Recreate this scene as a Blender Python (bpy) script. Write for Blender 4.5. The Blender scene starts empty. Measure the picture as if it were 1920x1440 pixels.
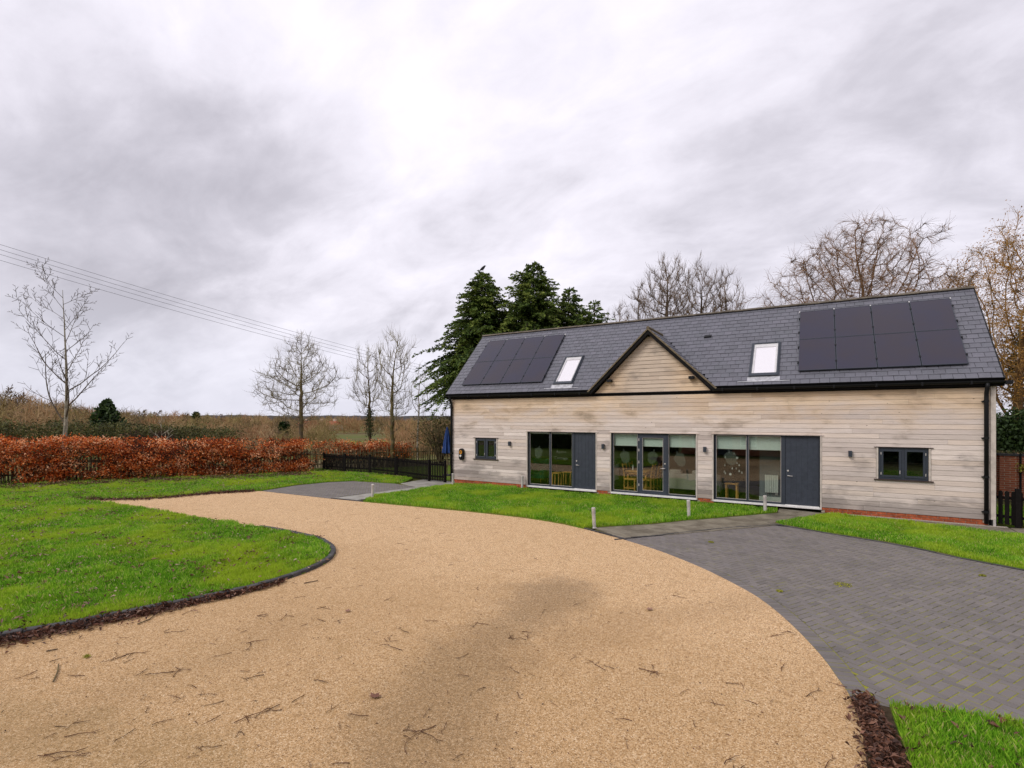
import bpy, bmesh, math, random
import numpy as np
from mathutils import Vector, Matrix, noise as mnoise
from mathutils.geometry import tessellate_polygon
R = math.radians
random.seed(7); rng = np.random.default_rng(7)
SC = bpy.context.scene
COL = SC.collection

# ------------------------------------------------------------------ camera
FPX, HY, YAW, CY, CZ = 955.0, 784.0, 30.7063, -17.571, 2.78
cam_d = bpy.data.cameras.new('camera'); cam = bpy.data.objects.new('camera', cam_d); COL.objects.link(cam)
cam.location = (0, CY, CZ); cam.rotation_euler = (R(90), 0, R(YAW))
cam_d.sensor_width = 36; cam_d.lens = FPX / 1920 * 36; cam_d.shift_y = (HY - 720) / 1920
cam_d.clip_start = 0.1; cam_d.clip_end = 6000
SC.camera = cam

# ------------------------------------------------------------------ node helpers
def nd(nt, typ, ins=None, **attrs):
    n = nt.nodes.new(typ)
    for k, v in attrs.items(): setattr(n, k, v)
    for k, v in (ins or {}).items():
        s = n.inputs[k]
        if isinstance(v, bpy.types.NodeSocket): nt.links.new(v, s)
        else: s.default_value = v
    return n
def c4(c): return (c[0], c[1], c[2], 1.0)
def mth(nt, op, a, b=None, c=None, clamp=False):
    ins = {0: a}
    if b is not None: ins[1] = b
    if c is not None: ins[2] = c
    n = nd(nt, 'ShaderNodeMath', ins, operation=op); n.use_clamp = clamp
    return n.outputs[0]
def mixc(nt, fac, a, b, blend='MIX'):
    n = nt.nodes.new('ShaderNodeMix'); n.data_type = 'RGBA'; n.blend_type = blend
    for i, v in ((0, fac), (6, a), (7, b)):
        if isinstance(v, bpy.types.NodeSocket): nt.links.new(v, n.inputs[i])
        else: n.inputs[i].default_value = c4(v) if i else v
    return n.outputs[2]
def ramp(nt, fac, stops, interp='LINEAR'):
    n = nd(nt, 'ShaderNodeValToRGB', {0: fac}); cr = n.color_ramp; cr.interpolation = interp
    while len(cr.elements) < len(stops): cr.elements.new(0.5)
    for e, (p, c) in zip(cr.elements, stops):
        e.position = p; e.color = c4(c) if hasattr(c, '__len__') else (c, c, c, 1)
    return n.outputs[0]
def sstep(nt, x, a, b):
    n = nd(nt, 'ShaderNodeMapRange', {0: x, 1: a, 2: b, 3: 0.0, 4: 1.0}, interpolation_type='SMOOTHSTEP'); return n.outputs[0]
def noi(nt, vec, scale, detail=4, rough=.55, dist=0.0):
    return nd(nt, 'ShaderNodeTexNoise', {'Vector': vec, 'Scale': scale, 'Detail': detail, 'Roughness': rough, 'Distortion': dist}).outputs[0]
def vmul(nt, vec, s):
    return nd(nt, 'ShaderNodeVectorMath', {0: vec, 1: s}, operation='MULTIPLY').outputs[0]

# ------------------------------------------------------------------ sky: overcast cloud sheet over a thin clear sky
SUN_EL, SUN_AZ = R(43), R(212)      # azimuth measured from +Y clockwise
w = bpy.data.worlds.new('World'); SC.world = w; w.use_nodes = True
nt = w.node_tree; nt.nodes.clear()
tc = nd(nt, 'ShaderNodeTexCoord'); dv = tc.outputs['Generated']
sep = nd(nt, 'ShaderNodeSeparateXYZ', {0: dv}); el = mth(nt, 'MAXIMUM', sep.outputs[2], 0.0)
den = mth(nt, 'ADD', el, 0.42)
px = mth(nt, 'DIVIDE', sep.outputs[0], den); py = mth(nt, 'DIVIDE', sep.outputs[1], den)
cp = nd(nt, 'ShaderNodeCombineXYZ', {0: px, 1: py, 2: 0.0}).outputs[0]
mp = nd(nt, 'ShaderNodeMapping', {'Vector': cp, 'Location': (1.2, 8.4, 2.9), 'Rotation': (0, 0, R(-30)), 'Scale': (0.8, 1.2, 1)}).outputs[0]
big = noi(nt, mp, 1.5, 5, .5, .4)
mid = noi(nt, mp, 4.2, 7, .55, .5)
fin = noi(nt, mp, 13.0, 6, .6, .3)
def lobe(dirv, width):              # soft cloud mass round a direction
    v = Vector(dirv).normalized()
    d = nd(nt, 'ShaderNodeVectorMath', {0: dv, 1: tuple(v)}, operation='DOT_PRODUCT').outputs['Value']
    return sstep(nt, d, math.cos(width), 1.0)
def raydir(x, y):
    a = Vector(((x - 960) / FPX, 1.0)); c, s = math.cos(R(YAW)), math.sin(R(YAW))
    return (a.x * c - a.y * s, a.x * s + a.y * c, (HY - y) / FPX)
t = mth(nt, 'MULTIPLY', big, .40)
t = mth(nt, 'ADD', t, mth(nt, 'MULTIPLY', mid, .36))
t = mth(nt, 'ADD', t, mth(nt, 'MULTIPLY', fin, .12))
t = mth(nt, 'ADD', t, .09)
for (x, y, wd, a) in ((60, 370, .32, -.095), (300, 345, .30, -.095), (520, 315, .24, -.075), (690, 290, .18, -.04), (1080, 140, .2, -.045), (1560, 230, .35, -.035), (1850, 200, .3, -.03), (880, 190, .38, .075), (640, 380, .16, .04), (280, 60, .42, .045), (1300, 60, .35, .02)):
    t = mth(nt, 'ADD', t, mth(nt, 'MULTIPLY', lobe(raydir(x, y), wd), a))
ccol = ramp(nt, t, [(.32, (.44, .42, .47)), (.43, (.58, .555, .615)), (.51, (.72, .69, .76)), (.59, (.83, .795, .87)), (.72, (.99, .95, 1.02))])
hz = sstep(nt, el, .0, .22)
ccol = mixc(nt, mth(nt, 'MULTIPLY', mth(nt, 'SUBTRACT', 1.0, hz), .62), ccol, (.60, .61, .71))
sky = nd(nt, 'ShaderNodeTexSky', sky_type='NISHITA', sun_disc=False, sun_elevation=SUN_EL, sun_rotation=SUN_AZ, air_density=1.0, dust_density=2.0)
bg1 = nd(nt, 'ShaderNodeBackground', {0: sky.outputs[0], 1: 0.1})
bg2 = nd(nt, 'ShaderNodeBackground', {0: ccol, 1: 1.0})
mx = nd(nt, 'ShaderNodeMixShader', {0: .93, 1: bg1.outputs[0], 2: bg2.outputs[0]})
nd(nt, 'ShaderNodeOutputWorld', {0: mx.outputs[0]})

# ------------------------------------------------------------------ sun behind cloud
sd = bpy.data.lights.new('sun', 'SUN'); sun = bpy.data.objects.new('sun', sd); COL.objects.link(sun)
sd.energy = 1.5; sd.angle = R(24); sd.color = (1, .965, .91)
sdir = Vector((math.sin(SUN_AZ) * math.cos(SUN_EL), math.cos(SUN_AZ) * math.cos(SUN_EL), math.sin(SUN_EL)))
sun.rotation_euler = sdir.to_track_quat('Z', 'Y').to_euler(); sun.location = (0, -20, 30)
vs = SC.view_settings; vs.view_transform = 'Standard'; vs.look = 'None'; vs.gamma = 1; vs.exposure = 0.34; vs.use_curve_mapping = False
SC.cycles.max_bounces = 8; SC.cycles.transparent_max_bounces = 16; SC.cycles.caustics_reflective = False; SC.cycles.caustics_refractive = False
SC.cycles.use_denoising = True

# ------------------------------------------------------------------ picture point -> place on a real plane
def ray(x, y): return Vector(raydir(x, y))
CAM = Vector((0, CY, CZ))
def at_d(x, y, d): return CAM + ray(x, y) * d
def gnd(x, y, z=0.0): r = ray(x, y); return CAM + r * ((z - CZ) / r.z)
def fx(x, Y=0.0): r = ray(x, 700); return (r * ((Y - CY) / r.y)).x
def fz(x, y, Y=0.0): r = ray(x, y); return CZ + (r * ((Y - CY) / r.y)).z

# ------------------------------------------------------------------ mesh helpers
def mesh_np(name, v, f, mat=None, attr=None, smooth=False):
    me = bpy.data.meshes.new(name)
    v = np.asarray(v, dtype=np.float32); f = np.asarray(f, dtype=np.int32)
    nv, (nf, k) = len(v), f.shape
    me.vertices.add(nv); me.vertices.foreach_set('co', v.ravel())
    me.loops.add(nf * k); me.loops.foreach_set('vertex_index', f.ravel())
    me.polygons.add(nf); me.polygons.foreach_set('loop_start', np.arange(0, nf * k, k, dtype=np.int32))
    me.update(calc_edges=True)
    if smooth: me.polygons.foreach_set('use_smooth', np.ones(nf, dtype=bool))
    else: me.shade_flat()
    if attr is not None:
        a = me.attributes.new('rnd', 'FLOAT', 'POINT'); a.data.foreach_set('value', np.asarray(attr, dtype=np.float32))
    if mat: me.materials.append(mat)
    return me
WORLD = {}
def link(o, parent=None, world=None):
    COL.objects.link(o)
    WORLD[o.name] = world or Matrix.Identity(4)
    if parent is not None:
        o.parent = parent; o.matrix_parent_inverse = WORLD[parent.name].inverted()
    return o
def O(name, me, parent=None, loc=(0, 0, 0), rz=0.0, scale=None, rot=None):
    o = bpy.data.objects.new(name, me); o.location = loc
    o.rotation_euler = rot or (0, 0, rz)
    if scale: o.scale = scale
    return link(o, parent, Matrix.Translation(loc) @ Matrix.Rotation(rz, 4, 'Z') if rot is None and scale is None else None)
def tag(o, label, cat=None, group=None, kind=None):
    o['label'] = label
    if cat: o['category'] = cat
    if group: o['group'] = group
    if kind: o['kind'] = kind
    return o
def empty(name, loc, label, cat, group=None, rz=0.0):
    o = O(name, None, None, loc, rz); o.empty_display_size = .2
    return tag(o, label, cat, group)
def copy_tree(o, loc, rz=0.0, label=None):
    c = o.copy(); COL.objects.link(c); c.location = loc; c.rotation_euler = (0, 0, rz)
    if label: c['label'] = label
    WORLD[c.name] = Matrix.Translation(loc) @ Matrix.Rotation(rz, 4, 'Z')
    for ch in o.children:
        d = ch.copy(); COL.objects.link(d); d.parent = c
        for g in ch.children:
            e = g.copy(); COL.objects.link(e); e.parent = d
    return c
class MB:
    def __init__(s): s.v = []; s.f = []
    def box(s, x0, x1, y0, y1, z0, z1):
        b = len(s.v)
        s.v += [(x, y, z) for z in (z0, z1) for y in (y0, y1) for x in (x0, x1)]
        s.f += [[b + i for i in q] for q in ((0, 2, 3, 1), (4, 5, 7, 6), (0, 1, 5, 4), (2, 6, 7, 3), (0, 4, 6, 2), (1, 3, 7, 5))]
        return s
    def hexa(s, p):          # eight points: bottom ring 4, top ring 4
        b = len(s.v); s.v += [tuple(q) for q in p]
        s.f += [[b + i for i in q] for q in ((3, 2, 1, 0), (4, 5, 6, 7), (0, 1, 5, 4), (1, 2, 6, 5), (2, 3, 7, 6), (3, 0, 4, 7))]
        return s
    def prism(s, poly, z0, z1, fn=lambda x, y, z: (x, y, z)):   # outline + thickness
        n = len(poly); b = len(s.v)
        s.v += [fn(p[0], p[1], z0) for p in poly] + [fn(p[0], p[1], z1) for p in poly]
        tri = tessellate_polygon([[Vector((p[0], p[1], 0)) for p in poly]])
        for a, c, d in tri:
            s.f += [[b + a, b + c, b + d], [b + n + a, b + n + d, b + n + c]]
        for i in range(n):
            j = (i + 1) % n; s.f.append([b + i, b + j, b + n + j, b + n + i])
        return s
    def tube(s, pts, rad, sides=6, cap=True):
        b = len(s.v); n = len(pts); pts = [Vector(p) for p in pts]
        if not hasattr(rad, '__len__'): rad = [rad] * n
        prev = None
        for i, p in enumerate(pts):
            d = (pts[min(i + 1, n - 1)] - pts[max(i - 1, 0)]); d = d.normalized() if d.length > 1e-9 else Vector((0, 0, 1))
            if prev is None:
                a = d.cross(Vector((0, 0, 1)) if abs(d.z) < .9 else Vector((1, 0, 0))).normalized()
            else:
                a = (prev - d * prev.dot(d)); a = a.normalized() if a.length > 1e-6 else d.orthogonal().normalized()
            prev = a; c = d.cross(a)
            for k in range(sides):
                t = 2 * math.pi * k / sides
                s.v.append(tuple(p + (a * math.cos(t) + c * math.sin(t)) * rad[i]))
        for i in range(n - 1):
            for k in range(sides):
                k2 = (k + 1) % sides
                s.f.append([b + i * sides + k, b + i * sides + k2, b + (i + 1) * sides + k2, b + (i + 1) * sides + k])
        if cap:
            s.f.append([b + k for k in range(sides)][::-1]); s.f.append([b + (n - 1) * sides + k for k in range(sides)])
        return s
    def lathe(s, prof, n=16, c=(0, 0, 0)):
        return s.tube([(c[0], c[1], c[2] + z) for r, z in prof], [max(r, 1e-4) for r, z in prof], n)
    def mesh(s, name, mat, smooth=False):
        me = bpy.data.meshes.new(name); me.from_pydata(s.v, [], s.f)
        bm = bmesh.new(); bm.from_mesh(me); bmesh.ops.recalc_face_normals(bm, faces=bm.faces); bm.to_mesh(me); bm.free()
        if mat: me.materials.append(mat)
        if smooth:
            me.polygons.foreach_set('use_smooth', np.ones(len(me.polygons), dtype=bool))
        return me
    def obj(s, name, mat, parent=None, bevel=0, smooth=False, **kw):
        o = O(name, s.mesh(name, mat, smooth), parent, **kw)
        if bevel:
            m = o.modifiers.new('edge', 'BEVEL'); m.width = bevel; m.segments = 2; m.limit_method = 'ANGLE'
        return o
def inpoly(P, poly):
    x, y = P[:, 0], P[:, 1]; r = np.zeros(len(P), bool); n = len(poly); j = n - 1
    for i in range(n):
        xi, yi = poly[i]; xj, yj = poly[j]
        if yi != yj:
            r ^= ((yi > y) != (yj > y)) & (x < (xj - xi) * (y - yi) / (yj - yi) + xi)
        j = i
    return r
def smooth_line(pts, n=8):     # Catmull-Rom
    out = []; P = [Vector(p) for p in pts]; P = [P[0] * 2 - P[1]] + P + [P[-1] * 2 - P[-2]]
    for i in range(1, len(P) - 2):
        for k in range(n):
            t = k / n; a, b, c, d = P[i - 1:i + 3]
            out.append(.5 * ((2 * b) + (c - a) * t + (2 * a - 5 * b + 4 * c - d) * t * t + (3 * b - a - 3 * c + d) * t ** 3))
    out.append(P[-2]); return out
def walk(line, step):          # points every step along a line, with direction
    out = []; acc = 0.0; nxt = 0.0
    for a, b in zip(line, line[1:]):
        L = (b - a).length
        if L < 1e-6: continue
        while nxt <= acc + L:
            t = (nxt - acc) / L; out.append((a.lerp(b, t), (b - a).normalized())); nxt += step
        acc += L
    return out
def clip_half(poly, p, n):     # keep side where (x-p).n <= 0
    out = []
    for i in range(len(poly)):
        a, b = poly[i], poly[(i + 1) % len(poly)]
        da = (a[0] - p[0]) * n[0] + (a[1] - p[1]) * n[1]; db = (b[0] - p[0]) * n[0] + (b[1] - p[1]) * n[1]
        if da <= 0: out.append(a)
        if (da < 0 < db) or (db < 0 < da):
            t = da / (da - db); out.append((a[0] + (b[0] - a[0]) * t, a[1] + (b[1] - a[1]) * t))
    return out
def area(poly): return .5 * sum(a[0] * b[1] - b[0] * a[1] for a, b in zip(poly, poly[1:] + poly[:1]))

# ------------------------------------------------------------------ materials
MATS = {}
def mat(name, col, rough=.7, spec=.3, metal=0.0, var=0.0, nscale=6.0, bump=0.0, bscale=60.0, objvar=0.0, col2=None):
    m = bpy.data.materials.new(name); m.use_nodes = True; nt = m.node_tree; b = nt.nodes['Principled BSDF']
    b.inputs['Roughness'].default_value = rough; b.inputs['Specular IOR Level'].default_value = spec; b.inputs['Metallic'].default_value = metal
    geo = nd(nt, 'ShaderNodeNewGeometry').outputs['Position']
    c = None
    if var or col2 is not None:
        n = noi(nt, geo, nscale, 5, .6)
        a2 = col2 if col2 is not None else tuple(max(0, x * (1 - var)) for x in col)
        c = mixc(nt, sstep(nt, n, .35, .65), tuple(min(1, x * (1 + var)) for x in col), a2)
    if objvar:
        oi = nd(nt, 'ShaderNodeObjectInfo').outputs['Random']
        k = mth(nt, 'ADD', mth(nt, 'MULTIPLY', oi, 2 * objvar), 1 - objvar)
        c = mixc(nt, 1.0, c if c is not None else col, nd(nt, 'ShaderNodeCombineColor', {0: k, 1: k, 2: k}).outputs[0], 'MULTIPLY')
    if c is not None: nt.links.new(c, b.inputs['Base Color'])
    else: b.inputs['Base Color'].default_value = c4(col)
    if bump:
        h = noi(nt, geo, bscale, 4, .65)
        nt.links.new(nd(nt, 'ShaderNodeBump', {'Strength': bump, 'Distance': .01, 'Height': h}).outputs[0], b.inputs['Normal'])
    MATS[name] = m; return m
def leafmat(name, stops, trans=.35, rough=.6, patch=0.0, pscale=.6, pcol=None, spec=.2):
    m = bpy.data.materials.new(name); m.use_nodes = True; nt = m.node_tree; b = nt.nodes['Principled BSDF']
    a = nd(nt, 'ShaderNodeAttribute', attribute_name='rnd').outputs['Fac']
    c = ramp(nt, a, stops)
    if patch:
        geo = nd(nt, 'ShaderNodeNewGeometry').outputs['Position']
        n = noi(nt, geo, pscale, 4, .6)
        c = mixc(nt, mth(nt, 'MULTIPLY', sstep(nt, n, .42, .66), patch), c, pcol)
    nt.links.new(c, b.inputs['Base Color']); b.inputs['Roughness'].default_value = rough; b.inputs['Specular IOR Level'].default_value = spec
    tr = nd(nt, 'ShaderNodeBsdfTranslucent', {0: c})
    mxs = nd(nt, 'ShaderNodeMixShader', {0: trans, 1: b.outputs[0], 2: tr.outputs[0]})
    nt.links.new(mxs.outputs[0], nt.nodes['Material Output'].inputs[0]); MATS[name] = m; return m

# weathered cladding
def cladding():
    m = bpy.data.materials.new('weathered_timber'); m.use_nodes = True; nt = m.node_tree; b = nt.nodes['Principled BSDF']
    geo = nd(nt, 'ShaderNodeNewGeometry').outputs['Position']; s = nd(nt, 'ShaderNodeSeparateXYZ', {0: geo})
    oi = nd(nt, 'ShaderNodeObjectInfo').outputs['Random']
    off = nd(nt, 'ShaderNodeCombineXYZ', {0: mth(nt, 'MULTIPLY', oi, 37.0), 1: 0.0, 2: mth(nt, 'MULTIPLY', oi, 11.0)}).outputs[0]
    pv = nd(nt, 'ShaderNodeVectorMath', {0: geo, 1: off}, operation='ADD').outputs[0]
    grain = noi(nt, vmul(nt, pv, (1.3, 1, 42)), 1.6, 6, .65, .4)
    fine = noi(nt, vmul(nt, pv, (6, 1, 160)), 1.5, 3, .6)
    blot = noi(nt, vmul(nt, geo, (.55, 1, 1.5)), 1.1, 6, .62, .3)
    grey = ramp(nt, oi, [(0, (.46, .385, .345)), (.2, (.72, .62, .56)), (.4, (.59, .50, .45)), (.6, (.77, .67, .61)), (.8, (.68, .56, .475)), (1, (.52, .455, .43))])
    warm = ramp(nt, oi, [(0, (.56, .38, .22)), (.5, (.76, .56, .36)), (1, (.65, .46, .28))])
    # the eaves keep the rain off: the boards just under them still have their brown
    zf = mth(nt, 'ADD', s.outputs[2], mth(nt, 'MULTIPLY', mth(nt, 'SUBTRACT', blot, .5), 3.0))
    c = mixc(nt, mth(nt, 'MULTIPLY', sstep(nt, zf, 2.3, 3.7), .85), grey, warm)
    # grey weathering in the middle of the gable
    gx = mth(nt, 'ABSOLUTE', mth(nt, 'ADD', s.outputs[0], 4.95))
    gm = mth(nt, 'MULTIPLY', mth(nt, 'SUBTRACT', 1.0, sstep(nt, gx, .35, 1.5)), sstep(nt, s.outputs[2], 2.9, 3.5))
    c = mixc(nt, mth(nt, 'MULTIPLY', gm, .6), c, (.50, .44, .39))
    # dark rain staining: low on the wall, in blotches, and streaked along boards
    low = mth(nt, 'SUBTRACT', 1.0, sstep(nt, s.outputs[2], .2, 1.05))
    st = sstep(nt, mth(nt, 'ADD', blot, mth(nt, 'MULTIPLY', low, .19)), .51, .72)
    st = mth(nt, 'MULTIPLY', st, mth(nt, 'ADD', mth(nt, 'MULTIPLY', grain, .9), .3), clamp=True)
    c = mixc(nt, mth(nt, 'MULTIPLY', st, .78), c, (.115, .1, .095))
    c = mixc(nt, mth(nt, 'MULTIPLY', sstep(nt, grain, .42, .72), .38), c, (.22, .18, .15))
    c = mixc(nt, mth(nt, 'MULTIPLY', sstep(nt, fine, .5, .8), .3), c, (.25, .2, .165))
    kn = nd(nt, 'ShaderNodeTexVoronoi', {'Vector': vmul(nt, pv, (1, 1, 2.2)), 'Scale': 2.3}).outputs['Distance']
    c = mixc(nt, mth(nt, 'SUBTRACT', 1.0, sstep(nt, kn, .02, .06)), c, (.10, .07, .055))
    nt.links.new(c, b.inputs['Base Color']); b.inputs['Roughness'].default_value = .82; b.inputs['Specular IOR Level'].default_value = .2
    nt.links.new(nd(nt, 'ShaderNodeBump', {'Strength': .35, 'Distance': .004, 'Height': mth(nt, 'ADD', grain, fine)}).outputs[0], b.inputs['Normal'])
    MATS['clad'] = m; return m
CLAD = cladding()
TRIM = mat('pale_timber', (.52, .455, .40), .8, .2, var=.12, nscale=8, bump=.2)
DARKV = mat('membrane_black', (.015, .015, .016), .9, .1)
ANTH = mat('anthracite_paint', (.032, .039, .052), .42, .4, var=.08, nscale=3)
ANTHD = mat('anthracite_door', (.036, .043, .058), .5, .35, var=.1, nscale=9, bump=.12, bscale=140)
WHITE = mat('white_aluminium', (.72, .70, .68), .45, .4, var=.08, nscale=7)
STEEL = mat('brushed_steel', (.60, .555, .52), .4, .5, metal=.35, var=.1, nscale=14)
BLACKP = mat('black_plastic', (.006, .006, .007), .5, .25)
MATTB = mat('black_stain', (.010, .009, .009), .8, .12, var=.2, nscale=6)
SILLM = mat('brown_sill', (.055, .038, .032), .7, .2, var=.2)
RIDGE = mat('ridge_clay', (.125, .105, .082), .85, .15, var=.25, nscale=5, objvar=.15, bump=.3)
VERGE = mat('verge_mortar', (.16, .128, .085), .9, .1, var=.25, nscale=9, bump=.4)
LEAD = mat('lead_flashing', (.42, .42, .44), .45, .4, metal=.3, var=.2, nscale=9)
def slatem():
    m = bpy.data.materials.new('roof_slate'); m.use_nodes = True; nt = m.node_tree; b = nt.nodes['Principled BSDF']
    geo = nd(nt, 'ShaderNodeNewGeometry').outputs['Position']; a = nd(nt, 'ShaderNodeAttribute', attribute_name='rnd').outputs['Fac']
    oi = nd(nt, 'ShaderNodeObjectInfo').outputs['Random']; r = mth(nt, 'FRACT', mth(nt, 'ADD', a, mth(nt, 'MULTIPLY', oi, 3.7)))
    c = ramp(nt, r, [(0, (.098, .098, .116)), (.3, (.122, .121, .144)), (.6, (.110, .112, .132)), (.85, (.132, .129, .155)), (1, (.094, .097, .112))])
    n = noi(nt, vmul(nt, geo, (1, 1, 1)), 22, 5, .65)
    c = mixc(nt, mth(nt, 'MULTIPLY', sstep(nt, n, .45, .75), .35), c, (.2, .195, .215))
    l = noi(nt, geo, 2.1, 4, .6); c = mixc(nt, mth(nt, 'MULTIPLY', sstep(nt, l, .52, .72), .3), c, (.085, .088, .1))
    nt.links.new(c, b.inputs['Base Color']); b.inputs['Roughness'].default_value = .5; b.inputs['Specular IOR Level'].default_value = .35
    nt.links.new(nd(nt, 'ShaderNodeBump', {'Strength': .25, 'Distance': .004, 'Height': n}).outputs[0], b.inputs['Normal'])
    return m
SLATE = slatem()
def solarm():
    m = bpy.data.materials.new('solar_cells'); m.use_nodes = True; nt = m.node_tree; b = nt.nodes['Principled BSDF']
    geo = nd(nt, 'ShaderNodeNewGeometry').outputs['Position']
    n = noi(nt, geo, 1.1, 3, .5); f = noi(nt, geo, 300, 2, .5)
    c = mixc(nt, sstep(nt, n, .3, .7), (.020, .018, .040), (.026, .019, .030)); c = mixc(nt, mth(nt, 'MULTIPLY', f, .5), c, (.032, .028, .04))
    nt.links.new(c, b.inputs['Base Color']); b.inputs['Roughness'].default_value = .12; b.inputs['Specular IOR Level'].default_value = .42
    return m
SOLAR = solarm()
def glassm(name, tint=(.86, .9, .88), extra=.065):
    m = bpy.data.materials.new(name); m.use_nodes = True; nt = m.node_tree
    tr = nd(nt, 'ShaderNodeBsdfTransparent', {0: c4(tint)}); gl = nd(nt, 'ShaderNodeBsdfGlossy', {0: (1, 1, 1, 1), 'Roughness': .015})
    fr = nd(nt, 'ShaderNodeLayerWeight', {0: .5}).outputs['Facing']; fac = mth(nt, 'ADD', mth(nt, 'MULTIPLY', mth(nt, 'POWER', fr, 5.0), .9), extra, clamp=True)
    mxs = nd(nt, 'ShaderNodeMixShader', {0: fac, 1: tr.outputs[0], 2: gl.outputs[0]})
    nt.links.new(mxs.outputs[0], nt.nodes['Material Output'].inputs[0]); return m
GLASS = glassm('window_glass', (.84, .88, .86))
GLASSC = glassm('roof_window_glass', (.98, .98, .985))
FROST = bpy.data.materials.new('frosted_vinyl'); FROST.use_nodes = True
_n = FROST.node_tree; _d = nd(_n, 'ShaderNodeBsdfDiffuse', {0: (.55, .58, .50, 1)}); _t = nd(_n, 'ShaderNodeBsdfTransparent')
_n.links.new(nd(_n, 'ShaderNodeMixShader', {0: .085, 1: _t.outputs[0], 2: _d.outputs[0]}).outputs[0], _n.nodes['Material Output'].inputs[0])
BLIND = mat('blind_fabric', (.80, .84, .76), .9, .1, var=.05, nscale=40)
SKYBLIND = mat('skylight_blind', (.90, .87, .90), .9, .1)
def brickm(name, scale=1.0, bw=.225, bh=.075):
    m = bpy.data.materials.new(name); m.use_nodes = True; nt = m.node_tree; b = nt.nodes['Principled BSDF']
    geo = nd(nt, 'ShaderNodeNewGeometry').outputs['Position']; s = nd(nt, 'ShaderNodeSeparateXYZ', {0: geo})
    v = nd(nt, 'ShaderNodeCombineXYZ', {0: mth(nt, 'ADD', s.outputs[0], s.outputs[1]), 1: s.outputs[2], 2: 0.0}).outputs[0]
    t = nd(nt, 'ShaderNodeTexBrick', {'Vector': v, 'Color1': (.33, .085, .032, 1), 'Color2': (.24, .065, .03, 1), 'Mortar': (.38, .29, .2, 1), 'Scale': 1.0, 'Mortar Size': .006, 'Bias': 0.0, 'Brick Width': bw, 'Row Height': bh})
    n = noi(nt, geo, 7, 5, .6); c = mixc(nt, mth(nt, 'MULTIPLY', sstep(nt, n, .45, .75), .5), t.outputs[0], (.14, .05, .03))
    nt.links.new(c, b.inputs['Base Color']); b.inputs['Roughness'].default_value = .85
    nt.links.new(nd(nt, 'ShaderNodeBump', {'Strength': .5, 'Distance': .008, 'Height': t.outputs['Fac']}).outputs[0], b.inputs['Normal']); return m
BRICKW = brickm('brick_wall')
BRICK = mat('red_brick', (.33, .085, .035), .85, .2, var=.25, nscale=12, objvar=.25, bump=.4)
MORTAR = mat('mortar', (.36, .3, .24), .95, .1, var=.2, nscale=20)

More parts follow.
